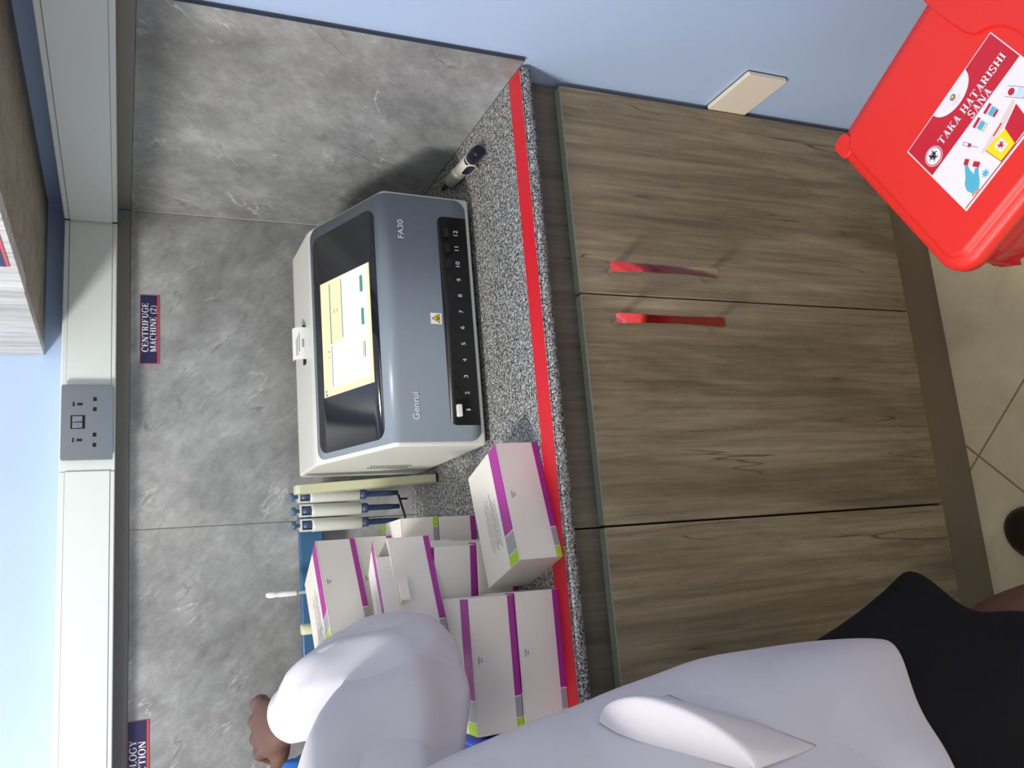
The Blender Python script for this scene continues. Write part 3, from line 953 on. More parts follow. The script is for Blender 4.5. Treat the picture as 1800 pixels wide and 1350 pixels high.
# ------------------------------------------------------------------ pipette rack, pipettes and the things behind the cartons
rk = thing('pipette_rack', 'blue bar rack standing against the tiles behind the cartons', 'rack', (-0.76, -0.06, ZC))
mb = MB('bluebar'); mb.box((-0.165, 0.005, 0.207), (0.140, 0.022, 0.2545), None, 0.003)
mb.build('bar', rk)
mb = MB('bluedark'); mb.box((-0.130, 0.022, 0.0), (-0.100, 0.034, 0.235), None, 0.002); mb.build('post', rk)
mb = MB('bluedark'); mb.box((-0.165, -0.02, 0.0), (-0.060, 0.050, 0.008), None, 0.002); mb.build('base', rk)
mb = MB('rubber'); mb.tube([(0.150, -0.006, 0.0520), (0.108, 0.006, 0.037), (0.060, 0.012, 0.030), (-0.110, 0.026, 0.024)], 0.0024, 8, 'rubber'); mb.box((0.139, -0.005, 0.032), (0.143, -0.001, 0.047), 'rubber'); mb.build('lower_rail', rk)


def pipette(label, x, y, z, src=None):
    """hangs from the bar; z = height of the body's lower end"""
    if src: return clone(src, label, (x, y, z))
    th = thing('pipette', label, 'pipette', (x, y, z), 0, 'pipettes hanging beside the cream board')
    mb = MB('pipw'); mb.lathe([(0.0105, 0.0), (0.0128, 0.003), (0.0132, 0.095), (0.0132, 0.100)], n=20)
    mb.box((-0.0122, -0.0075, 0.100), (-0.0088, 0.0075, 0.122), 'pipw', 0.0008, 1); mb.box((0.0088, -0.0075, 0.100), (0.0122, 0.0075, 0.122), 'pipw', 0.0008, 1)
    mb.build('barrel', th)
    mb = MB('bluedark'); mb.lathe([(0.0082, 0.1003), (0.0082, 0.1175)], n=16); mb.build('volume_dial', th)
    mb = MB('pipw'); mb.box((-0.0122, -0.008, 0.1185), (0.0122, 0.008, 0.1225), 'pipw', 0.001); mb.box((-0.009, 0.008, 0.1185), (0.009, 0.017, 0.1225), 'pipw', 0.001); mb.build('hook', th)
    mb = MB('bluecap'); mb.lathe([(0.0040, 0.1226), (0.0040, 0.1295), (0.0078, 0.1300), (0.0080, 0.137), (0.0070, 0.1385)], n=16); mb.build('plunger_button', th)
    mb = MB('bluedark'); mb.lathe([(0.0095, 0.0), (0.0095, -0.012), (0.0060, -0.015), (0.0058, -0.055), (0.0046, -0.079)], n=14); mb.build('shaft', th)
    return th


P1 = pipette('white hanging pipette with blue button, next to the cream board', -0.6085, -0.088, 1.0385)
pipette('white hanging pipette with blue button, middle one of the three', -0.6360, -0.088, 1.0365, P1)
pipette('white hanging pipette with blue button, the one next to the cartons', -0.6640, -0.088, 1.0365, P1)

cp = thing('plastic_board', 'cream plastic board standing on edge between the analyser and the pipettes', 'board', (-0.590, -0.10, ZC))
mb = MB('cream'); mb.prism(rrect(-0.072, 0.0, -0.040, 0.2795, 0.008, 4, (0, 0, 1, 1)), lambda u, v, t: (-0.0082 + t - v * 0.043, u, v), 0.0164, None, 0.002); mb.build('panel', cp)
mb = MB('dark'); mb.box((-0.0085, -0.0735, 0.0), (0.0085, -0.0720, 0.004)); mb.build('foot_strip', cp)

st = thing('plastic_stick', 'slim white plastic stick with rounded tip rising behind the topmost carton', 'stick', (-0.790, -0.100, ZC))
mb = MB('white'); mb.lathe([(0.0040, 0.270), (0.0052, 0.273), (0.0058, 0.300), (0.0050, 0.310), (0.0058, 0.312), (0.0060, 0.322), (0.0030, 0.328)], n=14); mb.build('tip', st)
mb = MB('markergrey'); mb.lathe([(0.0075, 0.0), (0.0075, 0.003), (0.0032, 0.006), (0.0032, 0.270)], n=12); mb.build('shaft', st)

bo = thing('bottle', 'bottle whose cream cap shows above the topmost carton, against the tiles', 'bottle', (-0.858, -0.110, ZC))
mb = MB('clear'); mb.lathe([(0.020, 0.0), (0.021, 0.003), (0.021, 0.195), (0.012, 0.225), (0.0085, 0.232), (0.0085, 0.247)], n=20); mb.build('flask', bo)
mb = MB('cream'); mb.lathe([(0.0098, 0.2405), (0.0102, 0.242), (0.0102, 0.2655), (0.0090, 0.2670)], n=20); mb.build('cap', bo)

# ------------------------------------------------------------------ whiteboard marker by the side wall
mk = thing('marker_pen', 'fat white marker with a navy cap lying on the worktop by the side tiles', 'marker', (-0.060, -0.420, ZC + 0.0135), R(90 + 0.0))
mk.rotation_euler = (0, 0, R(86))
# local x runs away from the room, x < 0 is the capped end
mb = MB('marker', 'markergrey'); mb.lathe([(0.0118, -0.075), (0.0125, -0.073), (0.0125, -0.028)], ax=(1, 0, 0), m='marker'); mb.lathe([(0.0125, -0.0279), (0.0125, 0.024), (0.0105, 0.028)], ax=(1, 0, 0), m='markergrey'); mb.build('barrel', mk)
mb = MB('navycap'); mb.lathe([(0.0095, 0.0275), (0.0065, 0.040), (0.0045, 0.066), (0.003, 0.070)], ax=(1, 0, 0)); mb.build('nib_end', mk)
mb = MB('navycap', 'white'); mb.lathe([(0.0095, -0.122), (0.0112, -0.120), (0.0118, -0.098), (0.0118, -0.086)], ax=(1, 0, 0), m='navycap')
mb.lathe([(0.0125, -0.0865), (0.0125, -0.084)], ax=(1, 0, 0), m='white'); mb.lathe([(0.0110, -0.0839), (0.0110, -0.0755)], ax=(1, 0, 0), m='navycap')
mb.build('cap', mk)
mb = MB('navycap', 'white')
clipo = rrect(-0.090, -0.0100, -0.046, 0.0100, 0.0098, 6)
mb.prism(clipo, lambda u, v, t: (u, 0.0128 + t, v * 1.0 + 0.0005), 0.0022, 'white', 0.0004, 1)
mb.prism(rrect(-0.088, -0.0084, -0.048, 0.0084, 0.0082, 6), lambda u, v, t: (u, 0.0149 + t, v + 0.0005), 0.0004, 'navycap')
mb.build('pocket_clip', mk)

# ------------------------------------------------------------------ red waste bin
BW, BDp, LZ = 0.400, 0.286, 0.550
ang = math.atan2(-0.86, 0.51)
wv, dv = Vector((cos(ang), sin(ang), 0)), Vector((-sin(ang), cos(ang), 0))
corner = Vector((-0.2304, -0.9709, 0))
ctr = corner + wv * (BW / 2) - dv * (BDp / 2)
bn = thing('waste_bin', 'red plastic waste bin with a hazard sticker on its lid beside the blue wall', 'bin', (ctr.x, ctr.y, 0), ang)


def loft_rr(mb, loops, m, cap_top=True, cap_bot=False, smooth=True, corners=None):
    n = None; rows = []
    for (ex_, z, r) in loops:
        o_ = rrect(-BW / 2 - ex_, -BDp / 2 - ex_, BW / 2 + ex_, BDp / 2 + ex_, max(r + ex_, 0.004), 8)
        rows.append([(u, v, z) for u, v in o_]); n = len(o_)
    vs = [p for r_ in rows for p in r_]
    fs = [(i * n + k, i * n + (k + 1) % n, (i + 1) * n + (k + 1) % n, (i + 1) * n + k) for i in range(len(rows) - 1) for k in range(n)]
    if cap_top: fs.append(tuple(range((len(rows) - 1) * n, len(rows) * n)))
    if cap_bot: fs.append(tuple(range(n))[::-1])
    v, f = mb.faces(vs, fs, m, smooth)
    bmesh.ops.recalc_face_normals(mb.bm, faces=f)
    return f


mb = MB('binbody')
loft_rr(mb, [(-0.036, 0.0, 0.05), (-0.034, 0.004, 0.05), (-0.014, 0.500, 0.05), (-0.006, 0.502, 0.05), (-0.006, 0.524, 0.05)], 'binbody', True, True)
mb.build('body', bn)
mb = MB('bin')
f = loft_rr(mb, [(0.0000, 0.5245, 0.034), (0.0060, 0.525, 0.034), (0.0052, 0.537, 0.034), (0.0015, 0.5425, 0.034), (-0.0065, 0.5435, 0.034), (-0.0095, 0.5450, 0.034), (-0.0120, 0.5490, 0.034), (-0.0155, 0.5500, 0.034)], 'bin')
f[-1].smooth = False
# corner tab at the back left, and the raised middle of the lid
cx0, cy0 = -BW / 2, BDp / 2
mb.prism(rrect(cx0 - 0.004, cy0 - 0.030, cx0 + 0.024, cy0 + 0.004, 0.010, 5), lambda u, v, t: (u, v, 0.527 + t), 0.0215, 'bin', 0.003)
L2 = lambda w_, d_: (cx0 + w_, cy0 - d_)
rg = [(0.212, -0.001), (0.211, 0.040), (0.2125, 0.085), (0.218, 0.100), (0.232, 0.1105), (0.242, 0.128), (0.246, 0.150), (0.2465, 0.200), (0.256, 0.236), (0.275, 0.252), (0.370, 0.252), (0.378, 0.240), (0.378, 0.010), (0.372, -0.001)]
mb.prism([L2(a, b) for a, b in rg], lambda u, v, t: (u, v, 0.5480 + t), 0.0085, 'bin', 0.0035, 3)
lid = mb.build('lid', bn)
mb = MB('liner')
rnd = random.Random(3)
rows = []
for j, (ex_, z) in enumerate(((-0.004, 0.5238), (0.001, 0.512), (-0.002, 0.490), (-0.004, 0.470), (0.000, 0.452))):
    o_ = rrect(-BW / 2 - ex_, -BDp / 2 - ex_, BW / 2 + ex_, BDp / 2 + ex_, 0.05, 8)
    rows.append([(u * (1 + (rnd.uniform(-0.008, 0.018) if j else 0)), v * (1 + (rnd.uniform(-0.012, 0.03) if j else 0)), z + (rnd.uniform(-0.008, 0.006) if j > 1 else 0)) for u, v in o_])
n = len(rows[0])
mb.faces([p for r_ in rows for p in r_], [(i * n + k, i * n + (k + 1) % n, (i + 1) * n + (k + 1) % n, (i + 1) * n + k) for i in range(4) for k in range(n)], 'liner', True)
mb.build('bin_liner', bn)

# sticker on the lid: u along the text, v down the sticker, both in metres from the lid's back left corner
SZ = 0.5502
def sp(u, v, k=1): return Vector((cx0 + u, cy0 - v, SZ + 0.00025 * k))


mb = MB('stwhite'); mb.box((cx0 + 0.0660, cy0 - 0.2425, SZ - 0.0004), (cx0 + 0.2290, cy0 - 0.1153, SZ + 0.0002), 'stwhite'); stk = mb.build('sticker', bn)
# the right hand end of the sticker climbs onto the raised middle
mb = MB('stred', 'stwhite', 'signblack', 'stblue', 'stpink', 'styellow', 'stline', 'storange', 'stpale', 'stgreen', 'stsand')
UP = (0, 0, 1)
def pg(pts, m, k=1): mb.poly([sp(u, v, k) for u, v in pts], m, UP)
def ell(cu, cv, ru, rv, m, k, n=24, a=0.0): pg([(cu + ru * cos(2 * pi * i / n) * cos(a) - rv * sin(2 * pi * i / n) * sin(a), cv + ru * cos(2 * pi * i / n) * sin(a) + rv * sin(2 * pi * i / n) * cos(a)) for i in range(n)], m, k)
def seg(u0, v0, u1, v1, wd, m, k):
    d_ = Vector((u1 - u0, v1 - v0)); n_ = Vector((-d_.y, d_.x)).normalized() * wd / 2
    pg([(u0 + n_.x, v0 + n_.y), (u1 + n_.x, v1 + n_.y), (u1 - n_.x, v1 - n_.y), (u0 - n_.x, v0 - n_.y)], m, k)


pg([(0.0675, 0.1163), (0.2278, 0.1163), (0.2278, 0.1700), (0.0675, 0.1700)], 'stred', 1)
pg([(0.0675, 0.2385), (0.2278, 0.2385), (0.2278, 0.2400), (0.0675, 0.2400)], 'stred', 1)
# half round white panel with a small emblem
hp = [(0.1200 + 0.0310 - 0.0310 * cos(pi * i / 24), 0.1160 + 0.0235 * sin(pi * i / 24)) for i in range(25)]
pg(hp, 'stwhite', 2)
ell(0.1500, 0.1255, 0.0042, 0.0040, 'stgreen', 3); ell(0.1496, 0.1250, 0.0024, 0.0022, 'stsand', 4); ell(0.1488, 0.1258, 0.0011, 0.0011, 'stred', 5)
for k_, (a_, b_) in enumerate(((0.1435, 0.1590), (0.1455, 0.1560))): pg([(a_, 0.1312 + 0.0030 * k_), (b_, 0.1312 + 0.0030 * k_), (b_, 0.1326 + 0.0030 * k_), (a_, 0.1326 + 0.0030 * k_)], 'stpink', 3)
# biohazard roundel
def hazard(cu, cv, r, m, k):
    for q in range(3):
        a = pi / 2 + q * 2 * pi / 3
        n = 18; c_ = (cu + 0.48 * r * cos(a), cv - 0.48 * r * sin(a))
        for i in range(n):
            b0 = a + R(38) + (2 * pi - R(76)) * i / n; b1 = a + R(38) + (2 * pi - R(76)) * (i + 1) / n
            w0 = 0.22 * r * sin(pi * i / n) ** 0.7 + 0.01 * r; w1 = 0.22 * r * sin(pi * (i + 1) / n) ** 0.7 + 0.01 * r
            ro = 0.47 * r
            pg([(c_[0] + ro * cos(b0), c_[1] - ro * sin(b0)), (c_[0] + ro * cos(b1), c_[1] - ro * sin(b1)), (c_[0] + (ro - w1) * cos(b1), c_[1] - (ro - w1) * sin(b1)), (c_[0] + (ro - w0) * cos(b0), c_[1] - (ro - w0) * sin(b0))], m, k)
    for i in range(24):
        b0, b1 = 2 * pi * i / 24, 2 * pi * (i + 1) / 24
        pg([(cu + 0.50 * r * cos(b0), cv + 0.50 * r * sin(b0)), (cu + 0.50 * r * cos(b1), cv + 0.50 * r * sin(b1)), (cu + 0.38 * r * cos(b1), cv + 0.38 * r * sin(b1)), (cu + 0.38 * r * cos(b0), cv + 0.38 * r * sin(b0))], m, k + 1)


ell(0.0855, 0.1545, 0.0128, 0.0128, 'stwhite', 2); ell(0.0855, 0.1545, 0.0120, 0.0120, 'stred', 3); ell(0.0855, 0.1545, 0.0108, 0.0108, 'stwhite', 4)
hazard(0.0855, 0.1540, 0.0088, 'signblack', 5)
# specimen slide, two jars, syringe
def quad(cu, cv, lu, lv, a, m, k):
    c_, s_ = cos(a), sin(a)
    pg([(cu + x_ * c_ - y_ * s_, cv + x_ * s_ + y_ * c_) for x_, y_ in ((-lu / 2, -lv / 2), (lu / 2, -lv / 2), (lu / 2, lv / 2), (-lu / 2, lv / 2))], m, k)


A0 = R(38)
quad(0.1975, 0.1960, 0.0125, 0.0250, R(-25), 'stline', 2); quad(0.1975, 0.1960, 0.0113, 0.0238, R(-25), 'stpale', 3); quad(0.1953, 0.1912, 0.0110, 0.0135, R(-25), 'stwhite', 4); ell(0.1950, 0.1910, 0.0042, 0.0042, 'stred', 5)
for cu, cv, bot in ((0.1655, 0.1835, 'stred'), (0.1465, 0.1830, 'stsand')):
    quad(cu, cv - 0.0060, 0.0125, 0.0040, R(-8), 'stred', 2); quad(cu + 0.0012, cv + 0.0030, 0.0112, 0.0130, R(-8), 'stpale', 2)
    quad(cu + 0.0012, cv + 0.0020, 0.0095, 0.0065, R(-8), 'stblue', 3); quad(cu + 0.0020, cv + 0.0075, 0.0085, 0.0034, R(-8), bot, 3)
seg(0.1195, 0.1790, 0.1235, 0.1905, 0.0046, 'stline', 2); seg(0.1200, 0.1802, 0.1230, 0.1890, 0.0034, 'stwhite', 3); seg(0.1222, 0.1865, 0.1234, 0.1900, 0.0036, 'stred', 4); seg(0.1235, 0.1905, 0.1272, 0.2000, 0.0008, 'stline', 2)
# open yellow container with a red side, and its lid
pg([(0.1310, 0.2110), (0.1620, 0.2145), (0.1570, 0.2375), (0.1335, 0.2375)], 'styellow', 3); pg([(0.1300, 0.2100), (0.1315, 0.2105), (0.1342, 0.2385), (0.1328, 0.2385)], 'stred', 2); pg([(0.1328, 0.2372), (0.1575, 0.2372), (0.1575, 0.2385), (0.1328, 0.2385)], 'stred', 2)
pg([(0.1620, 0.2140), (0.1885, 0.2060), (0.1830, 0.2370), (0.1572, 0.2378)], 'stred', 3)
pg([(0.1255, 0.2085), (0.1270, 0.2120), (0.1560, 0.2120), (0.1690, 0.2100), (0.1880, 0.2030), (0.1905, 0.2000), (0.1880, 0.1990), (0.1640, 0.2035), (0.1450, 0.2060)], 'stpink', 4)
seg(0.1480, 0.2085, 0.1640, 0.2065, 0.0018, 'stred', 5)
quad(0.1462, 0.2245, 0.0120, 0.0130, 0.0, 'stwhite', 4); hazard(0.1462, 0.2242, 0.0058, 'stred', 5)
# gloved hand with a tube, and a virus
hx = lambda u, v: (0.0985 + (u - 0.1005) * 1.30, 0.2215 + (v - 0.2225) * 1.25)
pg([hx(*q_) for q_ in [(0.0905, 0.2330), (0.0975, 0.2350), (0.1030, 0.2300), (0.1070, 0.2240), (0.1110, 0.2195), (0.1085, 0.2170), (0.1035, 0.2200), (0.1040, 0.2130), (0.1065, 0.2060), (0.1050, 0.2040), (0.1010, 0.2090), (0.0965, 0.2150), (0.0915, 0.2190), (0.0890, 0.2250)]], 'stblue', 2)
pg([hx(*q_) for q_ in [(0.0895, 0.2325), (0.0975, 0.2348), (0.0968, 0.2372), (0.0882, 0.2345)]], 'storange', 3)
seg(*hx(0.1065, 0.2040), *hx(0.1125, 0.2180), 0.0052 * 1.25, 'stwhite', 3); seg(*hx(0.1058, 0.2030), *hx(0.1080, 0.2075), 0.0056 * 1.25, 'stred', 4); seg(*hx(0.1098, 0.2125), *hx(0.1130, 0.2190), 0.0048 * 1.25, 'stred', 4)
ell(0.1120, 0.2310, 0.0032, 0.0032, 'stblue', 3)
for q in range(8): seg(0.1120, 0.2310, 0.1120 + 0.0056 * cos(q * pi / 4), 0.2310 + 0.0056 * sin(q * pi / 4), 0.0009, 'stblue', 2)
mb.build('sticker_artwork', stk)
mb = MB('stwhite')
hh = 0.0112
def fit(txt, u0, u1, v):
    wd_ = serif_width(txt) * hh; write_serif(mb, txt, sp(u0, v, 4), X, Y, hh, 'stwhite', (u1 - u0) / wd_)


fit('TAKA', 0.1015, 0.1395, 0.1560); fit('HATARISHI', 0.1445, 0.2200, 0.1560); fit('SANA', 0.1465, 0.1835, 0.1692)
mb.build('sticker_lettering', stk)

# ------------------------------------------------------------------ the person
pn = thing('person', 'person in a white coat and black skirt standing at the worktop with one arm raised', 'person', (-1.12, -0.95, 0))
PO = Vector((-1.12, -0.95, 0))
def L_(p): return Vector(p) - PO
def path(pts, rad, n=6):
    """rad entries: r or (ra, rb)"""
    rr_ = [r if isinstance(r, tuple) else (r, r) for r in rad]
    P = catmull([L_(p) for p in pts], n); Q = catmull([(a, b, 0) for a, b in rr_], n)
    return P, [(max(q.x, 0.001), max(q.y, 0.001)) for q in Q]


mb = MB('skin')
def limb(pts, rad, n=14, seg=5, up=(0, 0, 1)):
    P, Q = path(pts, rad, seg); mb.tube(P, Q, n, 'skin', up=up)
    mb.ball(P[0], min(Q[0])); mb.ball(P[-1], min(Q[-1]) * 0.98)


# trunk and neck
limb([(-1.115, -0.965, 0.72), (-1.115, -0.965, 0.85), (-1.12, -0.965, 1.00), (-1.145, -0.960, 1.16), (-1.185, -0.950, 1.28), (-1.205, -0.945, 1.335)],
     [(0.105, 0.150), (0.115, 0.160), (0.090, 0.125), (0.100, 0.145), (0.080, 0.130), (0.050, 0.060)], 20, 5, (0, 1, 0))
limb([(-1.205, -0.945, 1.31), (-1.207, -0.925, 1.40), (-1.210, -0.905, 1.44)], [0.052, 0.048, 0.046])
HC = L_((-1.212, -0.885, 1.500))
mb.ball(HC, (0.072, 0.088, 0.100)); mb.ball(HC + Vector((0, 0.035, -0.050)), (0.055, 0.058, 0.058))
mb.ball(HC + Vector((0, 0.090, -0.012)), (0.013, 0.018, 0.024))            # nose
mb.ball(HC + Vector((0, 0.088, -0.052)), (0.024, 0.012, 0.010))            # mouth
for s_ in (-1, 1):
    mb.ball(HC + Vector((s_ * 0.074, 0.0, -0.008)), (0.012, 0.022, 0.032))  # ears
    mb.ball(HC + Vector((s_ * 0.030, 0.074, 0.022)), (0.022, 0.012, 0.008))  # brows
# right arm
limb([(-1.075, -0.935, 1.285), (-0.985, -0.840, 1.225), (-0.915, -0.748, 1.172), (-0.915, -0.650, 1.190), (-0.940, -0.540, 1.232), (-0.962, -0.478, 1.256)],
     [0.056, 0.050, 0.042, 0.043, 0.034, (0.024, 0.030)])
# right hand: palm, four bent fingers and a thumb
Wr = Vector((-0.962, -0.482, 1.255))
limb([Wr, (-0.970, -0.458, 1.272), (-0.977, -0.432, 1.285)], [(0.022, 0.029), (0.019, 0.039), (0.016, 0.042)], 14, 5, (0, -0.5, 0.85))
for k, (kx, ln) in enumerate(((-0.938, 0.92), (-0.961, 1.05), (-0.985, 1.0), (-1.008, 0.82))):
    b = Vector((kx, -0.434 + 0.004 * abs(k - 1.4), 1.288 - 0.003 * abs(k - 1.3)))
    q1 = b + Vector((-0.010, 0.034, 0.006)) * ln; q2 = q1 + Vector((-0.012, 0.020, -0.018)) * ln; q3 = q2 + Vector((-0.012, -0.004, -0.020)) * ln
    limb([Vector((kx * 0.6 - 0.968 * 0.4, -0.448, 1.280)), b, q1, q2, q3], [0.0105, 0.0105, 0.0090, 0.0082, 0.0070], 10, 4)
limb([(-0.985, -0.466, 1.262), (-1.010, -0.452, 1.262), (-1.030, -0.436, 1.266), (-1.040, -0.420, 1.268)], [0.013, 0.0125, 0.0105, 0.0085], 10, 4)
# left arm and hand
limb([(-1.330, -0.925, 1.285), (-1.385, -0.860, 1.180), (-1.420, -0.780, 1.075), (-1.375, -0.700, 1.085), (-1.320, -0.610, 1.110), (-1.285, -0.560, 1.118)],
     [0.056, 0.050, 0.042, 0.043, 0.034, (0.030, 0.024)])
limb([(-1.285, -0.560, 1.118), (-1.268, -0.530, 1.112), (-1.252, -0.500, 1.102)], [(0.020, 0.028), (0.016, 0.038), (0.014, 0.040)], 14, 5, (0, 0, 1))
for k in range(4):
    o_ = Vector((0.034 - 0.022 * k, 0.016 - 0.011 * k, 0)) * 1.0; b = Vector((-1.250, -0.498, 1.102)) + o_
    ln = (0.9, 1.05, 1.0, 0.8)[k]
    limb([b - Vector((0.012, -0.02, -0.006)) * -1 * 0.5, b, b + Vector((0.012, 0.034, -0.008)) * ln, b + Vector((0.018, 0.050, -0.026)) * ln, b + Vector((0.016, 0.052, -0.046)) * ln], [0.0105, 0.0105, 0.009, 0.0082, 0.007], 10, 4)
limb([(-1.262, -0.540, 1.108), (-1.236, -0.530, 1.096), (-1.216, -0.512, 1.084), (-1.204, -0.494, 1.074)], [0.013, 0.0125, 0.0105, 0.0085], 10, 4)
# legs and feet
limb([(-1.045, -0.965, 0.800), (-1.000, -0.945, 0.620), (-0.965, -0.915, 0.440), (-0.925, -0.905, 0.290), (-0.890, -0.915, 0.150), (-0.868, -0.930, 0.085)],
     [0.085, 0.075, 0.054, 0.053, 0.040, 0.033])
limb([(-0.866, -0.935, 0.060), (-0.836, -0.860, 0.050), (-0.800, -0.780, 0.032), (-0.786, -0.745, 0.028)], [(0.034, 0.024), (0.026, 0.026), (0.016, 0.028), (0.010, 0.022)])
limb([(-1.190, -0.965, 0.800), (-1.225, -0.950, 0.620), (-1.240, -0.935, 0.440), (-1.250, -0.950, 0.290), (-1.255, -0.975, 0.150), (-1.258, -0.985, 0.085)],
     [0.085, 0.075, 0.054, 0.053, 0.040, 0.033])
limb([(-1.258, -0.992, 0.060), (-1.268, -0.915, 0.050), (-1.280, -0.825, 0.032), (-1.286, -0.780, 0.028)], [(0.034, 0.024), (0.026, 0.026), (0.016, 0.028), (0.010, 0.022)])
body = mb.build('body', pn)
md = body.modifiers.new('remesh', 'REMESH'); md.mode = 'VOXEL'; md.voxel_size = 0.0042; md.use_smooth_shade = True
md = body.modifiers.new('smooth', 'SMOOTH'); md.iterations = 3; md.factor = 0.5

for s_ in (-1, 1):
    mb = MB('eyew', 'signblack'); mb.ball(HC + Vector((s_ * 0.030, 0.079, 0.004)), (0.013, 0.010, 0.008), 'eyew'); mb.ball(HC + Vector((s_ * 0.030, 0.0866, 0.004)), (0.005, 0.004, 0.005), 'signblack'); mb.build('eye', pn)
mb = MB('hair')
mb.ball(HC + Vector((0, -0.012, 0.022)), (0.083, 0.094, 0.096)); mb.ball(HC + Vector((0, -0.090, 0.035)), (0.045, 0.040, 0.045))
mb.build('hair', pn)


def shoe(cx, cy, dx, dy):
    d_ = Vector((dx, dy, 0)).normalized(); s_ = Vector((d_.y, -d_.x, 0)); c0 = L_((cx, cy, 0))
    mb = MB('shoe', 'sole'); rows = []
    st_ = [(-0.002, 0.024, 0.062), (0.02, 0.038, 0.092), (0.07, 0.040, 0.090), (0.13, 0.047, 0.078), (0.18, 0.050, 0.058), (0.215, 0.045, 0.046), (0.238, 0.028, 0.028), (0.246, 0.010, 0.020)]
    n = 16
    for t_, hw, ht in st_:
        rows.append([c0 + d_ * t_ + s_ * (hw * cos(2 * pi * k / n)) + Z * (0.016 + (ht - 0.010) * max(0, sin(2 * pi * k / n)) ** 0.8 - (0.003 if sin(2 * pi * k / n) < -0.01 else 0)) for k in range(n)])
    fs = [(i * n + k, i * n + (k + 1) % n, (i + 1) * n + (k + 1) % n, (i + 1) * n + k) for i in range(len(rows) - 1) for k in range(n)] + [tuple(range(n))[::-1], tuple(range((len(rows) - 1) * n, len(rows) * n))]
    v, f = mb.faces([p for r_ in rows for p in r_], fs, 'shoe', True); bmesh.ops.recalc_face_normals(mb.bm, faces=f)
    ol_ = [c0 + d_ * (t_ if t_ > 0 else -0.006) + s_ * (hw + 0.004) for t_, hw, ht in st_] + [c0 + d_ * (t_ if t_ > 0 else -0.006) - s_ * (hw + 0.004) for t_, hw, ht in reversed(st_)]
    vs = [p + Z * 0.0004 for p in ol_] + [p + Z * 0.015 for p in ol_]; m_ = len(ol_)
    v, f = mb.faces(vs, [tuple(range(m_))[::-1], tuple(range(m_, 2 * m_))] + [(i, (i + 1) % m_, m_ + (i + 1) % m_, m_ + i) for i in range(m_)], 'sole'); bmesh.ops.recalc_face_normals(mb.bm, faces=f)
    smoothmod(mb.build('shoe', pn), 1)


shoe(-0.868, -0.945, 0.100, 0.235)
shoe(-1.256, -1.000, -0.030, 0.240)


def ring_cloth(rows, n, m, name, par, waves, thick=0.002, lv=1):
    """rows: (cx, cy, z, rx, ry); waves(t, a) -> radial factor, and vertical shift"""
    mb = MB(m); vs = []; L = len(rows)
    for i, (cx, cy, z, rx, ry) in enumerate(rows):
        for k in range(n):
            a = 2 * pi * k / n; f_, dz = waves(i / (L - 1), a)
            vs.append(L_((cx + rx * cos(a) * f_, cy + ry * sin(a) * f_, z + dz)))
    fs = [(i * n + k, i * n + (k + 1) % n, (i + 1) * n + (k + 1) % n, (i + 1) * n + k) for i in range(L - 1) for k in range(n)]
    v, f = mb.faces(vs, fs, m, True); bmesh.ops.recalc_face_normals(mb.bm, faces=f)
    o = mb.build(name, par)
    md = o.modifiers.new('solid', 'SOLIDIFY'); md.thickness = thick; md.offset = -1
    smoothmod(o, lv)
    return o


def rows_of(keys, n=4):
    A = catmull([k[:3] for k in keys], n); B = catmull([(k[3], k[4], 0) for k in keys], n)
    return [(a.x, a.y, a.z, b.x, b.y) for a, b in zip(A, B)]


COAT = rows_of([(-1.205, -0.945, 1.365, 0.062, 0.066), (-1.200, -0.945, 1.345, 0.100, 0.085), (-1.195, -0.945, 1.315, 0.160, 0.110), (-1.180, -0.950, 1.260, 0.190, 0.130),
                (-1.150, -0.960, 1.150, 0.200, 0.142), (-1.132, -0.965, 1.020, 0.204, 0.142), (-1.114, -0.970, 0.850, 0.213, 0.150), (-1.106, -0.975, 0.720, 0.214, 0.155), (-1.106, -0.975, 0.645, 0.210, 0.155)])


def coat_wave(t, a):
    k = max(0, t - 0.30)
    e = max(0, (t - 0.7) / 0.3) ** 2
    return 1 + 0.05 * k * sin(5 * a + 1.0 + 2 * t) + 0.035 * k * sin(9 * a + 2.2 - 3 * t) + 0.012 * sin(3 * a + 11 * t) + 0.006 * sin(7 * a - 17 * t), e * (-0.045 * sin(a) - 0.012 * cos(3 * a))


coat = ring_cloth(COAT, 96, 'coat', 'lab_coat', pn, coat_wave)

def crumple(o, strength, size, seed):
    tx = bpy.data.textures.new('cloth_folds', 'CLOUDS'); tx.noise_scale = size; tx.noise_depth = 1
    md = o.modifiers.new('folds', 'DISPLACE'); md.texture = tx; md.strength = strength; md.mid_level = 0.5
    md.texture_coords = 'LOCAL'
    return o


crumple(coat, 0.014, 0.16, 1)

# gaping pocket on the coat's back right side: the lip stands off the cloth
mb = MB('coat')
def coat_at(z, a, off=0.0):
    zz = [r[2] for r in COAT]
    for i in range(len(COAT) - 1):
        if zz[i] >= z >= zz[i + 1]:
            f_ = (zz[i] - z) / (zz[i] - zz[i + 1]); r0, r1 = COAT[i], COAT[i + 1]
            cx, cy, _, rx, ry = [p_ + (q_ - p_) * f_ for p_, q_ in zip(r0, r1)]
            k, _d = coat_wave((i + f_) / (len(COAT) - 1), a)
            return L_((cx + (rx * k + off) * cos(a), cy + (ry * k + off) * sin(a), z))


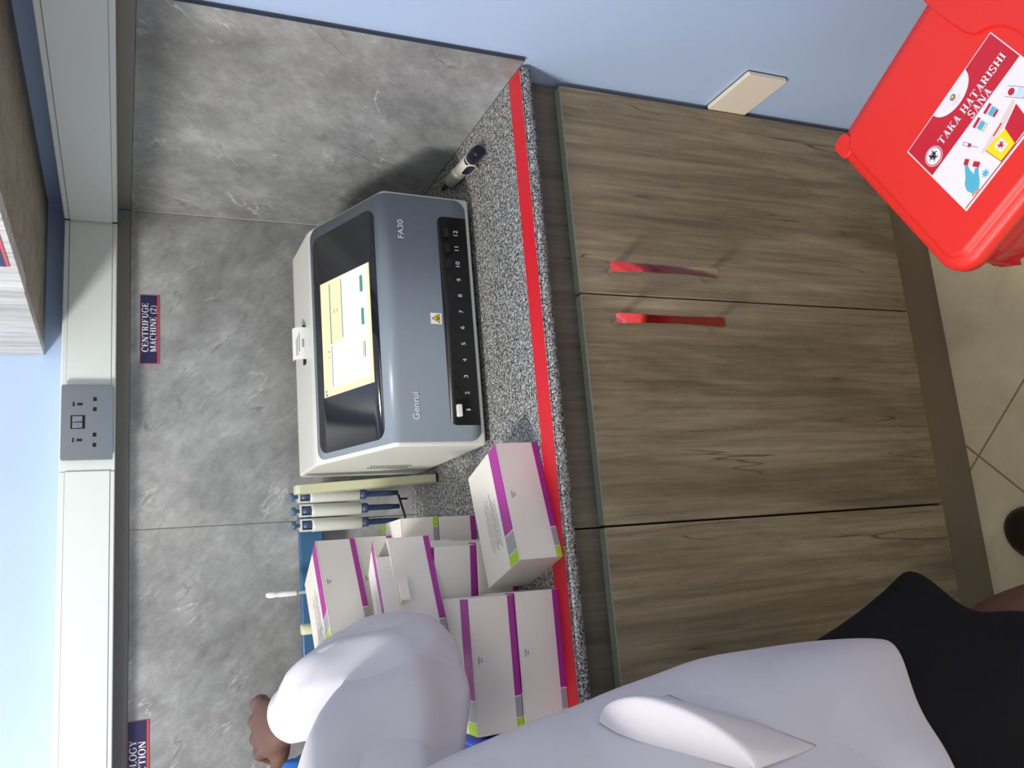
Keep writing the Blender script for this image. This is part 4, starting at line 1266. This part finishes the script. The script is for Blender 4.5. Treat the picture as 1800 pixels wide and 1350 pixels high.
INN = [(1.033, -0.26), (1.023, -0.42), (0.998, -0.57), (0.951, -0.75), (0.911, -0.88)]
rows = []
ci = catmull([(z_, a_, 0) for z_, a_ in INN], 6)
NP = len(ci) - 1
for i in range(NP + 1):
    bul = sin(pi * i / NP) ** 0.75
    zi, ai, _0 = ci[i]
    rows.append([coat_at(zi + 0.003, ai, 0.002), coat_at(zi, ai, 0.004), coat_at(zi + 0.001, ai + 0.02, 0.003 + 0.020 * bul), coat_at(zi, ai + 0.05 * bul, 0.003 + 0.040 * bul), coat_at(zi - 0.003, ai + 0.05 * bul, 0.003 + 0.041 * bul),
                 coat_at(zi - 0.030, ai + 0.04 * bul, 0.003 + 0.030 * bul), coat_at(zi - 0.085, ai + 0.02, 0.0005)])
nn = len(rows[0])
mb.faces([p for r_ in rows for p in r_], [(i * nn + k, i * nn + k + 1, (i + 1) * nn + k + 1, (i + 1) * nn + k) for i in range(NP) for k in range(nn - 1)], 'coat', True)
pk = mb.build('pocket', coat)
md = pk.modifiers.new('solid', 'SOLIDIFY'); md.thickness = 0.0015; md.offset = 0
smoothmod(pk, 1)

SKIRT = rows_of([(-1.115, -0.965, 0.98, 0.135, 0.110), (-1.112, -0.968, 0.86, 0.170, 0.130), (-1.110, -0.965, 0.70, 0.205, 0.150), (-1.105, -0.955, 0.58, 0.225, 0.180), (-1.100, -0.950, 0.475, 0.250, 0.200)])
def skirt_wave(t, a): return 1 + 0.10 * t ** 2 * sin(7 * a + 0.4) + 0.02 * t * sin(12 * a), 0.02 * t * t * sin(4 * a + 0.5)


ring_cloth(SKIRT, 72, 'skirt', 'skirt', pn, skirt_wave)


def sleeve(pts, rad, seed, name='sleeve'):
    P, Q = path(pts, rad, 9); rnd = random.Random(seed); n = 56; L = len(P)
    ph = [rnd.uniform(0, 6.28) for _ in range(6)]
    def fl(i, a):
        t = i / (L - 1); m_ = sin(pi * min(1, t * 1.05)) ** 0.6
        f1 = 1 - 2 * abs(sin(1.5 * a + 3.2 * t + ph[0])) ** 0.8
        f2 = 1 - 2 * abs(sin(1.0 * a - 5.5 * t + ph[1])) ** 0.9
        f3 = 1 - 2 * abs(sin(2.5 * a + 9.0 * t + ph[2]))
        da = (a - 0.25 + pi) % (2 * pi) - pi
        cr = 0.09 * math.exp(-(da / 0.28) ** 2) * max(0, min(1, (t - 0.50) * 6)) * (1 if t < 0.86 else max(0, (1 - t) / 0.14))
        return 1 + m_ * (0.11 * f1 + 0.11 * f2 + 0.05 * f3) + cr - 0.06
    mb = MB('coat'); mb.tube(P, Q, n, 'coat', cap=False, flat=fl)
    o = mb.build(name, coat)
    md = o.modifiers.new('solid', 'SOLIDIFY'); md.thickness = 0.002; md.offset = -1
    smoothmod(o, 2); crumple(o, 0.024, 0.14, seed)
    return o


sleeve([(-1.135, -0.955, 1.300), (-1.060, -0.915, 1.270), (-0.990, -0.840, 1.215), (-0.925, -0.745, 1.165), (-0.905, -0.665, 1.184), (-0.916, -0.580, 1.216), (-0.950, -0.510, 1.244), (-0.958, -0.488, 1.253)],
       [(0.060, 0.085), (0.090, 0.095), (0.096, 0.098), (0.084, 0.092), (0.084, 0.094), (0.062, 0.070), (0.038, 0.042), (0.035, 0.040)], 4)
sleeve([(-1.275, -0.945, 1.305), (-1.330, -0.915, 1.270), (-1.385, -0.850, 1.180), (-1.418, -0.775, 1.080), (-1.375, -0.700, 1.085), (-1.330, -0.630, 1.105), (-1.300, -0.580, 1.116)],
       [(0.060, 0.080), (0.080, 0.085), (0.082, 0.082), (0.074, 0.074), (0.066, 0.066), (0.052, 0.052), (0.042, 0.044)], 9)

# blue pouch in the raised hand
pc = MB('glove')
rnd = random.Random(11)
pc.ball((0, 0, 0), (0.036, 0.026, 0.034), 'glove', 22, 16)
for v in pc.bm.verts:
    f_ = 1 + 0.10 * sin(90 * v.co.x + 60 * v.co.z) + 0.08 * sin(140 * v.co.y - 110 * v.co.z + 1) + 0.06 * sin(200 * v.co.x)
    v.co *= f_
o = pc.build('pouch', None, (-1.044, -0.480, 1.236), (0.2, 0.5, 0.3), 'crumpled blue pouch gripped by the raised hand', 'pouch')
